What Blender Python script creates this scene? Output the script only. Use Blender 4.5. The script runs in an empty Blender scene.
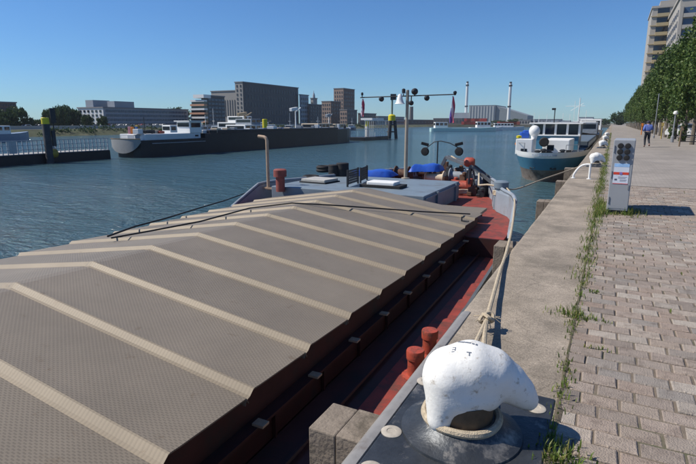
import bpy, bmesh, math, random
import numpy as np
from mathutils import Vector, Matrix
random.seed(7); np.random.seed(7)
S = bpy.context.scene
COL = S.collection
R_ = math.radians

# ------------------------------------------------------------------ camera
CAM_H = 1.65
FPX, CX, CY, HY, VX = 500.0, 348.0, 232.0, 122.0, 613.0
PITCH = math.atan((CY - HY) / FPX)
YAW = math.atan((VX - CX) / math.hypot(FPX, CY - HY))
FW = Vector((-math.sin(YAW) * math.cos(PITCH), math.cos(YAW) * math.cos(PITCH), -math.sin(PITCH)))
RT = Vector((math.cos(YAW), math.sin(YAW), 0))
UP = RT.cross(FW)
EYE = Vector((0, 0, CAM_H))
cd = bpy.data.cameras.new('camera'); cam = bpy.data.objects.new('camera', cd); COL.objects.link(cam)
cd.sensor_width = 36; cd.lens = FPX / 696 * 36; cd.clip_start = 0.05; cd.clip_end = 9000
m = Matrix((RT, UP, -FW)).transposed().to_4x4(); m.translation = EYE
cam.matrix_world = m
S.camera = cam

# ------------------------------------------------------------------ light
SUN_EL, SUN_AZ = 48.5, 22.0          # shadows run towards +X, a little +Y
toward = Vector((-math.cos(R_(SUN_AZ)) * math.cos(R_(SUN_EL)), -math.sin(R_(SUN_AZ)) * math.cos(R_(SUN_EL)), math.sin(R_(SUN_EL))))
W = bpy.data.worlds.new('World'); S.world = W; W.use_nodes = True
nt = W.node_tree; bg = nt.nodes['Background']
sky = nt.nodes.new('ShaderNodeTexSky'); sky.sky_type = 'NISHITA'; sky.sun_disc = False
sky.sun_elevation = R_(SUN_EL)
sky.sun_rotation = math.atan2(toward.x, toward.y)
sky.altitude = 0; sky.air_density = 1.0; sky.dust_density = 0.1; sky.ozone_density = 5.0
tint = nt.nodes.new('ShaderNodeVectorMath'); tint.operation = 'MULTIPLY'; tint.inputs[1].default_value = (.60, .91, 1.23)
nt.links.new(sky.outputs[0], tint.inputs[0]); nt.links.new(tint.outputs[0], bg.inputs[0]); bg.inputs[1].default_value = 0.080
sd = bpy.data.lights.new('sun', 'SUN'); sun = bpy.data.objects.new('sun', sd); COL.objects.link(sun)
sd.energy = 5.0; sd.angle = R_(0.5); sd.color = (1.0, 0.93, 0.82)
sun.rotation_euler = toward.to_track_quat('Z', 'Y').to_euler(); sun.location = (0, 0, 60)
S.view_settings.view_transform = 'Standard'; S.view_settings.look = 'None'
S.view_settings.exposure = 0.18; S.view_settings.gamma = 1
S.cycles.max_bounces = 6; S.cycles.diffuse_bounces = 3; S.cycles.glossy_bounces = 3; S.cycles.transparent_max_bounces = 6

# ------------------------------------------------------------------ survey helpers: sight-line of the survey photo met with a real plane
def sight(x, y):
    return RT * ((x - CX) / FPX) - UP * ((y - CY) / FPX) + FW
def atz(x, y, z):
    d = sight(x, y); return EYE + d * ((z - CAM_H) / d.z)
def atx(x, y, X):
    d = sight(x, y); return EYE + d * (X / d.x)
def aty(x, y, Y):
    d = sight(x, y); return EYE + d * (Y / d.y)

# ------------------------------------------------------------------ mesh helpers
class G:
    def __init__(s): s.v = []; s.f = []
    def add(s, vs, fs):
        n = len(s.v); s.v += [tuple(p) for p in vs]; s.f += [tuple(i + n for i in f) for f in fs]; return s
    def box(s, x0, x1, y0, y1, z0, z1):
        return s.add([(x0,y0,z0),(x1,y0,z0),(x1,y1,z0),(x0,y1,z0),(x0,y0,z1),(x1,y0,z1),(x1,y1,z1),(x0,y1,z1)],
                     [(0,3,2,1),(4,5,6,7),(0,1,5,4),(1,2,6,5),(2,3,7,6),(3,0,4,7)])
    def obox(s, c, size, rz=0, rx=0, ry=0):
        M = Matrix.Rotation(rz,3,'Z') @ Matrix.Rotation(ry,3,'Y') @ Matrix.Rotation(rx,3,'X')
        a, b, d = size[0]/2, size[1]/2, size[2]/2
        P = [(-a,-b,-d),(a,-b,-d),(a,b,-d),(-a,b,-d),(-a,-b,d),(a,-b,d),(a,b,d),(-a,b,d)]
        return s.add([M @ Vector(p) + Vector(c) for p in P], [(0,3,2,1),(4,5,6,7),(0,1,5,4),(1,2,6,5),(2,3,7,6),(3,0,4,7)])
    def bar(s, p0, p1, w, h, up=(0,0,1)):
        p0, p1 = Vector(p0), Vector(p1); d = (p1-p0).normalized(); u = Vector(up)
        r = d.cross(u)
        if r.length < 1e-4: r = d.cross(Vector((0,1,0)))
        r.normalize(); u = r.cross(d)
        q = [p + r*(a*w/2) + u*(b*h/2) for p in (p0,p1) for a, b in ((-1,-1),(1,-1),(1,1),(-1,1))]
        return s.add(q, [(0,1,2,3),(7,6,5,4),(0,4,5,1),(1,5,6,2),(2,6,7,3),(3,7,4,0)])
    def loft(s, rings, closed=True, cap0=False, cap1=False):
        n = len(rings[0]); b = len(s.v)
        for r in rings: s.v += [tuple(p) for p in r]
        k = n if closed else n-1
        for i in range(len(rings)-1):
            for j in range(k):
                a = b+i*n+j; c = b+i*n+(j+1) % n
                s.f.append((a, c, c+n, a+n))
        if cap0: s.f.append(tuple(b+j for j in reversed(range(n))))
        if cap1: s.f.append(tuple(b+(len(rings)-1)*n+j for j in range(n)))
        return s
    def tube(s, pts, r, n=8, caps=True):
        pts = [Vector(p) for p in pts]; rings = []; u = None
        for i, p in enumerate(pts):
            d = (pts[min(i+1,len(pts)-1)] - pts[max(i-1,0)]).normalized()
            if u is None:
                u = d.cross(Vector((0,0,1)))
                if u.length < 1e-3: u = d.cross(Vector((1,0,0)))
            u = (u - d*u.dot(d)).normalized(); w = d.cross(u)
            rr = r[i] if isinstance(r, (list, tuple)) else r
            rings.append([p + (u*math.cos(a) + w*math.sin(a))*rr for a in [2*math.pi*k/n for k in range(n)]])
        return s.loft(rings, True, caps, caps)
    def lathe(s, c, prof, n=20, cap=True, axis='Z'):
        c = Vector(c); rings = []
        for r, z in prof:
            ring = []
            for k in range(n):
                a = 2*math.pi*k/n
                if axis == 'Z': q = Vector((r*math.cos(a), r*math.sin(a), z))
                elif axis == 'X': q = Vector((z, r*math.cos(a), r*math.sin(a)))
                else: q = Vector((r*math.sin(a), z, r*math.cos(a)))
                ring.append(c+q)
            rings.append(ring)
        return s.loft(rings, True, cap, cap)
    def prism(s, poly, z0, z1):
        n = len(poly)
        return s.add([(p[0],p[1],z0) for p in poly]+[(p[0],p[1],z1) for p in poly],
                     [tuple(reversed(range(n))), tuple(range(n,2*n))]+[(i,(i+1)%n,(i+1)%n+n,i+n) for i in range(n)])
    def extr(s, poly, vec):
        n = len(poly); vec = Vector(vec)
        return s.add([Vector(p) for p in poly]+[Vector(p)+vec for p in poly],
                     [tuple(reversed(range(n))), tuple(range(n,2*n))]+[(i,(i+1)%n,(i+1)%n+n,i+n) for i in range(n)])
    def mesh(s, name, mat, smooth=False):
        me = bpy.data.meshes.new(name); me.from_pydata(s.v, [], s.f); me.update()
        bm = bmesh.new(); bm.from_mesh(me); bmesh.ops.recalc_face_normals(bm, faces=bm.faces); bm.to_mesh(me); bm.free()
        if mat: me.materials.append(mat)
        if smooth:
            me.polygons.foreach_set('use_smooth', [True]*len(me.polygons)); me.set_sharp_from_angle(angle=R_(38))
        return me
    def build(s, name, mat, parent=None, bevel=0.0, smooth=False, loc=None):
        o = bpy.data.objects.new(name, s.mesh(name, mat, smooth)); COL.objects.link(o)
        if parent: o.parent = parent
        if loc: o.location = loc
        if bevel:
            b = o.modifiers.new('bevel', 'BEVEL'); b.width = bevel; b.segments = 2; b.limit_method = 'ANGLE'; b.angle_limit = R_(40)
        return o

def tag(o, label=None, cat=None, group=None, kind=None):
    if label: o['label'] = label
    if cat: o['category'] = cat
    if group: o['group'] = group
    if kind: o['kind'] = kind
    return o
def empty(name, loc, label, cat, group=None, rz=0):
    o = bpy.data.objects.new(name, None); COL.objects.link(o); o.location = loc; o.rotation_euler = (0,0,rz)
    o.empty_display_size = .2
    return tag(o, label, cat, group)
def inst(name, me, parent=None, loc=(0,0,0), rz=0, scale=None):
    o = bpy.data.objects.new(name, me); COL.objects.link(o); o.location = loc; o.rotation_euler = (0,0,rz)
    if scale: o.scale = scale
    if parent: o.parent = parent
    return o
def dup(root, loc, label, rz=None):
    r = root.copy(); COL.objects.link(r); r.location = loc; r['label'] = label
    if rz is not None: r.rotation_euler = (0,0,rz)
    for ch in list(root.children):
        c = ch.copy(); COL.objects.link(c); c.parent = r
        for g in list(ch.children):
            d = g.copy(); COL.objects.link(d); d.parent = c
    return r

# ------------------------------------------------------------------ materials
MATS = {}
def pm(name, col, rough=.6, metal=0., var=.18, scale=2.5, bump=.0, bscale=60., dirt=None, damt=.5, dscale=1.2, spec=.4, rnd=0.0, streak=False, world=False):
    """weathered surface: two-scale tone variation, optional stain colour, fine bump, optional per-object tone"""
    if name in MATS: return MATS[name]
    M = bpy.data.materials.new(name); M.use_nodes = True; t = M.node_tree; N = t.nodes; L = t.links
    b = N['Principled BSDF']; b.inputs['Roughness'].default_value = rough; b.inputs['Metallic'].default_value = metal
    b.inputs['Specular IOR Level'].default_value = spec
    tc = N.new('ShaderNodeTexCoord'); src = N.new('ShaderNodeNewGeometry').outputs['Position'] if world else tc.outputs['Object']
    if streak:
        mp = N.new('ShaderNodeMapping'); mp.inputs['Scale'].default_value = (1,1,.15); L.new(src, mp.inputs[0]); src = mp.outputs[0]
    n1 = N.new('ShaderNodeTexNoise'); n1.inputs['Scale'].default_value = scale; n1.inputs['Detail'].default_value = 8; n1.inputs['Roughness'].default_value = .65
    L.new(src, n1.inputs['Vector'])
    mr = N.new('ShaderNodeMapRange'); mr.inputs[1].default_value = .25; mr.inputs[2].default_value = .75
    mr.inputs[3].default_value = 1-var; mr.inputs[4].default_value = 1+var; L.new(n1.outputs[0], mr.inputs[0])
    val = mr.outputs[0]
    if rnd:
        oi = N.new('ShaderNodeObjectInfo'); r2 = N.new('ShaderNodeMapRange'); r2.inputs[3].default_value = 1-rnd; r2.inputs[4].default_value = 1+rnd
        L.new(oi.outputs['Random'], r2.inputs[0]); mu = N.new('ShaderNodeMath'); mu.operation = 'MULTIPLY'
        L.new(val, mu.inputs[0]); L.new(r2.outputs[0], mu.inputs[1]); val = mu.outputs[0]
    vm = N.new('ShaderNodeVectorMath'); vm.operation = 'SCALE'; vm.inputs[0].default_value = col[:3]; L.new(val, vm.inputs['Scale'])
    out = vm.outputs[0]
    if dirt:
        n2 = N.new('ShaderNodeTexNoise'); n2.inputs['Scale'].default_value = dscale; n2.inputs['Detail'].default_value = 10; n2.inputs['Roughness'].default_value = .7
        L.new(src, n2.inputs['Vector'])
        cr = N.new('ShaderNodeMapRange'); cr.inputs[1].default_value = .68-damt*.3; cr.inputs[2].default_value = .80-damt*.2; L.new(n2.outputs[0], cr.inputs[0])
        mx = N.new('ShaderNodeMix'); mx.data_type = 'RGBA'; L.new(cr.outputs[0], mx.inputs['Factor'])
        L.new(out, mx.inputs['A']); mx.inputs['B'].default_value = (*dirt, 1); out = mx.outputs['Result']
    L.new(out, b.inputs['Base Color'])
    if bump:
        n3 = N.new('ShaderNodeTexNoise'); n3.inputs['Scale'].default_value = bscale; n3.inputs['Detail'].default_value = 4; L.new(tc.outputs['Object'], n3.inputs['Vector'])
        bp = N.new('ShaderNodeBump'); bp.inputs['Strength'].default_value = min(1, bump*10); bp.inputs['Distance'].default_value = .01
        L.new(n3.outputs[0], bp.inputs['Height']); L.new(bp.outputs[0], b.inputs['Normal'])
    MATS[name] = M; return M
def nodes_of(M):
    t = M.node_tree; return t, t.nodes, t.links, t.nodes['Principled BSDF']

# water: deep green-blue body colour with wind ripples of several lengths
def water_mat():
    M = bpy.data.materials.new('water'); M.use_nodes = True; t, N, L, b = nodes_of(M)
    b.inputs['Base Color'].default_value = (.050, .100, .118, 1); b.inputs['Roughness'].default_value = .09; b.inputs['IOR'].default_value = 1.33
    g = N.new('ShaderNodeNewGeometry')
    h = None
    for sc, amp, rot in ((.35,.50,.5),(1.1,.34,-.3),(3.2,.20,.2),(8.,.07,0.)):
        mp = N.new('ShaderNodeMapping'); mp.inputs['Rotation'].default_value = (0,0,rot); mp.inputs['Scale'].default_value = (sc, sc*1.9, sc); L.new(g.outputs['Position'], mp.inputs[0])
        n = N.new('ShaderNodeTexNoise'); n.inputs['Scale'].default_value = 1; n.inputs['Detail'].default_value = 3; L.new(mp.outputs[0], n.inputs['Vector'])
        mu = N.new('ShaderNodeMath'); mu.operation = 'MULTIPLY'; mu.inputs[1].default_value = amp; L.new(n.outputs[0], mu.inputs[0])
        if h is None: h = mu.outputs[0]
        else:
            ad = N.new('ShaderNodeMath'); L.new(h, ad.inputs[0]); L.new(mu.outputs[0], ad.inputs[1]); h = ad.outputs[0]
    gn = N.new('ShaderNodeTexNoise'); gn.inputs['Scale'].default_value = .035; gn.inputs['Detail'].default_value = 3; L.new(g.outputs['Position'], gn.inputs['Vector'])
    gm = N.new('ShaderNodeMapRange'); gm.inputs[1].default_value = .35; gm.inputs[2].default_value = .65; gm.inputs[3].default_value = .45; gm.inputs[4].default_value = 1.0; L.new(gn.outputs[0], gm.inputs[0])
    bp = N.new('ShaderNodeBump'); L.new(gm.outputs[0], bp.inputs['Strength']); bp.inputs['Distance'].default_value = .9
    L.new(h, bp.inputs['Height']); L.new(bp.outputs[0], b.inputs['Normal'])
    return M
WATER = water_mat()

CONC = pm('quay_concrete', (.29,.245,.195), .9, var=.2, scale=3.5, bump=.06, bscale=70, dirt=(.17,.145,.115), damt=.85, dscale=1.1)
t, N, L, b = nodes_of(CONC)      # pale and dark aggregate grains on the worn coping
tc = N.new('ShaderNodeTexCoord'); vo = N.new('ShaderNodeTexVoronoi'); vo.inputs['Scale'].default_value = 95; L.new(tc.outputs['Object'], vo.inputs['Vector'])
sp = N.new('ShaderNodeSeparateColor'); L.new(vo.outputs['Color'], sp.inputs[0])
mr = N.new('ShaderNodeMapRange'); mr.inputs[3].default_value = .80; mr.inputs[4].default_value = 1.20; L.new(sp.outputs[0], mr.inputs[0])
old = b.inputs['Base Color'].links[0].from_socket
vm = N.new('ShaderNodeVectorMath'); vm.operation = 'SCALE'; L.new(old, vm.inputs[0]); L.new(mr.outputs[0], vm.inputs['Scale']); # hairline cracks, only here and there
cn = N.new('ShaderNodeTexNoise'); cn.inputs['Scale'].default_value = 2.2; cn.inputs['Detail'].default_value = 6; L.new(tc.outputs['Object'], cn.inputs['Vector'])
ca = N.new('ShaderNodeVectorMath'); ca.operation = 'MULTIPLY_ADD'; L.new(cn.outputs['Color'], ca.inputs[0]); ca.inputs[1].default_value = (.5,.5,.5); L.new(tc.outputs['Object'], ca.inputs[2])
cv = N.new('ShaderNodeTexVoronoi'); cv.feature = 'DISTANCE_TO_EDGE'; cv.inputs['Scale'].default_value = .75; L.new(ca.outputs[0], cv.inputs['Vector'])
cm_ = N.new('ShaderNodeMapRange'); cm_.inputs[1].default_value = .002; cm_.inputs[2].default_value = .007; cm_.inputs[3].default_value = .80; cm_.inputs[4].default_value = 1; L.new(cv.outputs['Distance'], cm_.inputs[0])
ve = N.new('ShaderNodeVectorMath'); ve.operation = 'SCALE'; L.new(vm.outputs[0], ve.inputs[0]); L.new(cm_.outputs[0], ve.inputs['Scale']); L.new(ve.outputs[0], b.inputs['Base Color'])

SANDJ = pm('joint_sand', (.16,.13,.10), .95, var=.3, scale=9, bump=.05, bscale=150, dirt=(.06,.075,.03), damt=.55, dscale=2.)
def brick_mat(name, island):
    M = pm(name, (.290,.258,.226), .85, var=.20, scale=16, bump=.1, bscale=95, dirt=(.17,.145,.125), damt=.55, dscale=7, world=True)
    t, N, L, b = nodes_of(M)
    if island: s = N.new('ShaderNodeNewGeometry').outputs['Random Per Island']
    else: s = N.new('ShaderNodeObjectInfo').outputs['Random']
    cr = N.new('ShaderNodeValToRGB'); e = cr.color_ramp.elements
    e[0].position = 0; e[0].color = (.78,.73,.70,1); e[1].position = 1; e[1].color = (.80,.82,.84,1)
    for p, c in ((.18,(1.05,.97,.93,1)),(.34,(.92,.80,.73,1)),(.5,(1.26,1.24,1.20,1)),(.66,(.66,.63,.62,1)),(.82,(1.02,.93,.86,1))):
        x = e.new(p); x.color = c
    L.new(s, cr.inputs[0])
    old = b.inputs['Base Color'].links[0].from_socket
    vm = N.new('ShaderNodeVectorMath'); vm.operation = 'MULTIPLY'; L.new(old, vm.inputs[0]); L.new(cr.outputs[0], vm.inputs[1]); L.new(vm.outputs[0], b.inputs['Base Color'])
    return M
BRICK_O = brick_mat('paver', False); BRICK_I = brick_mat('paver_joined', True)
def far_paving():
    M = bpy.data.materials.new('paving_far'); M.use_nodes = True; t, N, L, b = nodes_of(M); b.inputs['Roughness'].default_value = .9
    g = N.new('ShaderNodeNewGeometry')
    br = N.new('ShaderNodeTexBrick'); br.inputs['Scale'].default_value = 1; br.inputs['Brick Width'].default_value = .213; br.inputs['Row Height'].default_value = .138
    br.inputs['Mortar Size'].default_value = .008; br.inputs['Color1'].default_value = (.305,.272,.238,1); br.inputs['Color2'].default_value = (.245,.22,.195,1); br.inputs['Mortar'].default_value = (.21,.185,.155,1)
    L.new(g.outputs['Position'], br.inputs['Vector'])
    n = N.new('ShaderNodeTexNoise'); n.inputs['Scale'].default_value = .45; n.inputs['Detail'].default_value = 9; L.new(g.outputs['Position'], n.inputs['Vector'])
    mr = N.new('ShaderNodeMapRange'); mr.inputs[1].default_value = .3; mr.inputs[2].default_value = .7; mr.inputs[3].default_value = .76; mr.inputs[4].default_value = 1.08; L.new(n.outputs[0], mr.inputs[0])
    vm = N.new('ShaderNodeVectorMath'); vm.operation = 'SCALE'; L.new(br.outputs[0], vm.inputs[0]); L.new(mr.outputs[0], vm.inputs['Scale']); L.new(vm.outputs[0], b.inputs['Base Color'])
    return M
PAVFAR = far_paving()
def tread_mat(name, col, rough=.55, ribs=False):
    """aluminium tread plate: two alternating families of short raised bars"""
    M = pm(name, col, rough, .08, var=.12, scale=1.3, dirt=(col[0]*.70,col[1]*.62,col[2]*.52), damt=.25, dscale=5.5, rnd=.07, world=True)
    t, N, L, b = nodes_of(M)
    tc = N.new('ShaderNodeTexCoord'); sx = N.new('ShaderNodeSeparateXYZ'); L.new(tc.outputs['Object'], sx.inputs[0])
    def mth(op, a, bb=None):
        n = N.new('ShaderNodeMath'); n.operation = op
        for i, q in enumerate((a, bb)):
            if q is None: continue
            if isinstance(q, (int, float)): n.inputs[i].default_value = q
            else: L.new(q, n.inputs[i])
        return n.outputs[0]
    u = mth('DIVIDE', sx.outputs[0], .052); v = mth('DIVIDE', sx.outputs[1], .036)
    fu = mth('ABSOLUTE', mth('SUBTRACT', mth('FRACT', u), .5)); fv = mth('ABSOLUTE', mth('SUBTRACT', mth('FRACT', v), .5))
    a = mth('MULTIPLY', mth('LESS_THAN', fu, .28), mth('LESS_THAN', fv, .13))
    u2 = mth('ADD', u, .5); v2 = mth('ADD', v, .5)
    fu2 = mth('ABSOLUTE', mth('SUBTRACT', mth('FRACT', u2), .5)); fv2 = mth('ABSOLUTE', mth('SUBTRACT', mth('FRACT', v2), .5))
    c = mth('MULTIPLY', mth('LESS_THAN', fu2, .28), mth('LESS_THAN', fv2, .13))
    hgt = mth('MAXIMUM', a, c)
    if ribs: hgt = mth('LESS_THAN', mth('ABSOLUTE', mth('SUBTRACT', mth('FRACT', mth('DIVIDE', sx.outputs[0], .034)), .5)), .2)
    bp = N.new('ShaderNodeBump'); bp.inputs['Strength'].default_value = .8; bp.inputs['Distance'].default_value = .006
    L.new(hgt, bp.inputs['Height']); L.new(bp.outputs[0], b.inputs['Normal'])
    old = b.inputs['Base Color'].links[0].from_socket
    mr = N.new('ShaderNodeMapRange'); mr.inputs[3].default_value = 1.02; mr.inputs[4].default_value = .90 if ribs else .78; L.new(hgt, mr.inputs[0])
    vm = N.new('ShaderNodeVectorMath'); vm.operation = 'SCALE'; L.new(old, vm.inputs[0]); L.new(mr.outputs[0], vm.inputs['Scale']); L.new(vm.outputs[0], b.inputs['Base Color'])
    return M
HATCH = tread_mat('hatch_plate', (.215,.181,.138))

def leaf_mat(name, c0, c1, c2):
    M = bpy.data.materials.new(name); M.use_nodes = True; t = M.node_tree; N = t.nodes; L = t.links; N.clear()
    out = N.new('ShaderNodeOutputMaterial'); mix = N.new('ShaderNodeMixShader'); mix.inputs[0].default_value = .28
    d = N.new('ShaderNodeBsdfPrincipled'); d.inputs['Roughness'].default_value = .55; d.inputs['Specular IOR Level'].default_value = .3
    tr = N.new('ShaderNodeBsdfTranslucent'); g = N.new('ShaderNodeNewGeometry'); cr = N.new('ShaderNodeValToRGB'); e = cr.color_ramp.elements
    e[0].color = (*c0,1); e[1].color = (*c2,1); x = e.new(.5); x.color = (*c1,1)
    L.new(g.outputs['Random Per Island'], cr.inputs[0]); L.new(cr.outputs[0], d.inputs['Base Color']); L.new(cr.outputs[0], tr.inputs[0])
    L.new(d.outputs[0], mix.inputs[1]); L.new(tr.outputs[0], mix.inputs[2]); L.new(mix.outputs[0], out.inputs[0]); return M
LEAF = leaf_mat('tree_leaves', (.022,.048,.010), (.055,.105,.022), (.135,.185,.045))
LEAF_FAR = leaf_mat('far_leaves', (.025,.05,.018), (.04,.075,.022), (.07,.105,.035))
BLADE = leaf_mat('grass_blades', (.07,.12,.02), (.13,.19,.035), (.26,.23,.08))

WHITE = pm('white_paint', (.74,.74,.72), .45, var=.05, scale=3, dirt=(.52,.48,.42), damt=.25, dscale=3)
STEEL = pm('galvanised_steel', (.36,.36,.36), .45, .6, var=.15, scale=6)
DARKST = pm('dark_steel', (.035,.038,.042), .5, .3, var=.3, scale=5, dirt=(.10,.06,.04), damt=.35, dscale=3)
BLACK = pm('black_rubber', (.016,.016,.017), .75, var=.3, scale=8)
RUST = pm('rusty_iron', (.13,.07,.045), .8, .2, var=.4, scale=9, dirt=(.05,.035,.03), damt=.5, dscale=5, bump=.04, bscale=60)
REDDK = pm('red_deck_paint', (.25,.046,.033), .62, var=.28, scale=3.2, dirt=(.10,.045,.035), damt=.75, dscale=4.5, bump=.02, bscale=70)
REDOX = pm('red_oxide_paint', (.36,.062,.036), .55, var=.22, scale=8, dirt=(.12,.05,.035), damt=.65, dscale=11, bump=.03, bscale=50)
WALK_SHADE = pm('walkway_shade_tone', (.065,.026,.024), .6, var=.25, scale=2, dirt=(.03,.022,.02), damt=.6, dscale=1.6)  # red side deck darkened in its colour to stand for coaming shade
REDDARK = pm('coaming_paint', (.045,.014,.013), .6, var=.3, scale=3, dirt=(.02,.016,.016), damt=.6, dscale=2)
GREYBLU = pm('grey_blue_paint', (.165,.21,.25), .5, var=.12, scale=1.6, dirt=(.13,.14,.15), damt=.55, dscale=1.5, bump=.015, bscale=40)
PALEBLU = pm('pale_grey_blue_paint', (.25,.285,.325), .5, var=.14, scale=2.2, dirt=(.2,.19,.18), damt=.55, dscale=2.6)
HULLGRY = pm('barge_hull_paint', (.09,.10,.11), .55, var=.25, scale=1.2, dirt=(.12,.07,.045), damt=.4, dscale=1.8)
HULLBLK = pm('black_hull_paint', (.013,.014,.018), .45, var=.3, scale=.6, dirt=(.03,.024,.02), damt=.4, dscale=.7)
HULLBLU = pm('blue_hull_paint', (.055,.18,.275), .35, var=.12, scale=.9, dirt=(.04,.10,.15), damt=.4, dscale=1.2)
HULLBOT = pm('weathered_underwater_paint', (.16,.135,.115), .8, var=.3, scale=1.6, dirt=(.07,.05,.04), damt=.6, dscale=1.4)
WOOD = pm('weathered_timber', (.20,.165,.13), .9, var=.35, scale=7, bump=.08, bscale=45, dirt=(.09,.075,.055), damt=.6, dscale=4)
ROPE = pm('mooring_rope', (.45,.375,.27), .9, var=.25, scale=30, bump=.08, bscale=160)
TARP = pm('blue_tarpaulin', (.02,.085,.42), .45, var=.2, scale=3, bump=.05, bscale=8)
CREAM = pm('cream_paint', (.55,.45,.33), .6, var=.12, scale=5)
GLASS = pm('dark_window_glass', (.012,.018,.026), .06, var=.2, scale=.4, spec=.6)
YELLOW = pm('signal_yellow', (.62,.52,.02), .5, var=.1, scale=4)
PILE = pm('tarred_pile', (.05,.05,.055), .8, var=.35, scale=2, dirt=(.12,.12,.12), damt=.3, dscale=2)
BLUEP = pm('blue_paint', (.03,.11,.35), .45, var=.1, scale=4)
ORANGE = pm('orange_paint', (.65,.20,.03), .5, var=.1, scale=4)
PLATE = pm('worn_steel_plate', (.050,.056,.064), .42, .45, var=.4, scale=7, dirt=(.30,.28,.25), damt=.45, dscale=6, bump=.02, bscale=60)
NOSE = pm('worn_edge_steel', (.30,.285,.265), .5, .35, var=.2, scale=8, dirt=(.16,.13,.11), damt=.5, dscale=4)
BOLT = pm('sealed_bolt_cap', (.40,.36,.30), .7, var=.25, scale=20)
CABINET = pm('grey_cabinet_paint', (.30,.315,.335), .45, var=.05, scale=3, dirt=(.22,.22,.22), damt=.3, dscale=3)
# thick white bollard paint, chipped to rust in small scattered spots
BOLL = pm('bollard_white_paint', (.74,.735,.70), .5, var=.07, scale=7, bump=.018, bscale=48, dirt=(.28,.22,.15), damt=.40, dscale=21)

# ------------------------------------------------------------------ the setting
WZ = -2.6          # water level; the quay top is z = 0
QX = -1.04         # quay edge
JX = -0.125        # joint between coping and pavers
g = G(); g.add([(-950,-400,WZ),(1490,-400,WZ),(1490,1650,WZ),(-950,1650,WZ)], [(0,1,2,3)])
tag(g.build('water', WATER), kind='structure')
QEND = 460.0
quay = tag(G().box(QX+.06, JX-.004, -14, QEND, -5, -.32).build('quay_wall', pm('quay_wall_concrete', (.20,.18,.15), .9, var=.3, scale=1.5, dirt=(.06,.07,.045), damt=.7, dscale=.6)), kind='structure')
def coping(y0, y1, seed):
    """one coping block: rounded water-side arris, slightly worn top"""
    rd = .055; prof = [(JX-.006, -.32), (QX, -.32)]
    for k in range(6):
        a = math.pi - k*math.pi/10; prof.append((QX+rd+rd*math.cos(a), -rd+rd*math.sin(a)))
    prof.append((JX-.006, 0))
    rnd = random.Random(seed); ny = max(2, int((y1-y0)/.25)); rings = []
    for i in range(ny+1):
        y = y0+(y1-y0)*i/ny
        rings.append([(x + (rnd.uniform(-.006,.006) if abs(x-QX) < .06 else 0), y, z + (rnd.uniform(-.003,.003) if z > -.1 else 0)) for x, z in prof])
    return G().loft(rings, True, True, True)
joints = [-14, -8, -2.9, 1.68, 3.28, 7.7, 12.1, 16.9, 21.9, 26.9, 32, 37, 42, 48, 54, 60, 70, 80]
for i in range(len(joints)-1):
    if joints[i] == 1.68: continue
    o = coping(joints[i]+.006, joints[i+1]-.006, i).build('coping_block', CONC, quay, smooth=True)
coping(1.686, 3.274, 99).build('coping_block', CONC, quay, smooth=True)
tag(coping(80.01, QEND, 5).build('coping', CONC, quay), kind='stuff')
# worn steel edge strip round the arris by the bollard
rings = []
for y in np.linspace(.4, 4.2, 16):
    pr = []
    for (rr, off) in ((.062,0),(.052,0)):
        pts = [(QX-.006,-.30)] + [(QX+.055+rr*math.cos(a), -.055+rr*math.sin(a)) for a in [math.pi-k*math.pi/10 for k in range(6)]] + [(QX+.085, rr-.055)]
        pr += pts if rr > .06 else list(reversed([(x+.004, z) for x, z in pts]))
    rings.append([(x, y, z+.004) for x, z in pr])
G().loft(rings, True, True, True).build('edge_strip', NOSE, quay, smooth=True)

pave = tag(G().add([(JX-.03,-14,-.009),(60,-14,-.009),(60,15.2,-.009),(JX-.03,15.2,-.009)], [(0,1,2,3)]).build('pavement', SANDJ), kind='structure')
tag(G().add([(JX,15.2,-.004),(60,15.2,-.004),(60,QEND,-.004),(JX,QEND,-.004)], [(0,1,2,3)]).build('promenade', PAVFAR), kind='structure')
tag(G().box(60, 1500, -14, 1600, -.6, -.05).build('ground', pm('town_ground', (.17,.16,.14), .95, var=.2, scale=.05)), kind='structure')
G().box(JX, 60, -14, QEND, -5, -.05).build('quay_fill', SANDJ, pave)
# pavers one by one; rows run across the quay in stretcher bond
BW, BH, JT = .213, .138, .009
def paver(w):
    h = .0; x, y, c = w/2-JT/2, BH/2-JT/2, .007
    q = G().add([(-x,-y,-.03),(x,-y,-.03),(x,y,-.03),(-x,y,-.03),(-x,-y,-c),(x,-y,-c),(x,y,-c),(-x,y,-c),
                 (-x+c,-y+c,h),(x-c,-y+c,h),(x-c,y-c,h),(-x+c,y-c,h)],
                [(0,1,5,4),(1,2,6,5),(2,3,7,6),(3,0,4,7),(4,5,9,8),(5,6,10,9),(6,7,11,10),(7,4,8,11),(8,9,10,11)])
    return q
spots = []
rp = random.Random(3)
ny = int((15.2-1.0)/BH)
for j in range(ny):
    y = 1.0+BH*(j+.5); off = (j % 2)*BW/2 + rp.uniform(-.012,.012)
    xmax = .26*y+.9; x = JX-.002
    first = True
    while x < xmax:
        w = BW
        if first: w = BW/2 if j % 2 else BW
        if first: w = max(.09, w+rp.uniform(-.02,.02))
        spots.append((x+w/2+rp.uniform(-.002,.002), y+rp.uniform(-.003,.003), rp.uniform(-.0055,.0045), w*rp.uniform(.978,1.0), rp.uniform(-.02,.02), rp.uniform(-.02,.02), rp.uniform(-.03,.03)))
        x += w; first = False
def inview(p):
    d = Vector((p[0],p[1],0))-EYE; w = d.dot(FW)
    if w < .1: return False
    return abs(d.dot(RT)/w*FPX) < 354 and abs(d.dot(UP)/w*FPX) < 240
near = sorted([s for s in spots if inview(s)], key=lambda s: s[0]**2+s[1]**2)[:300]
ns = set(id(s) for s in near)
pme = paver(BW).mesh('brick', BRICK_O)
for s in near:
    o = inst('brick', pme, pave, (s[0],s[1],s[2]), 0); o.rotation_euler = (s[4],s[5],s[6]); o.scale = (s[3]/BW,1,1)
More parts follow.
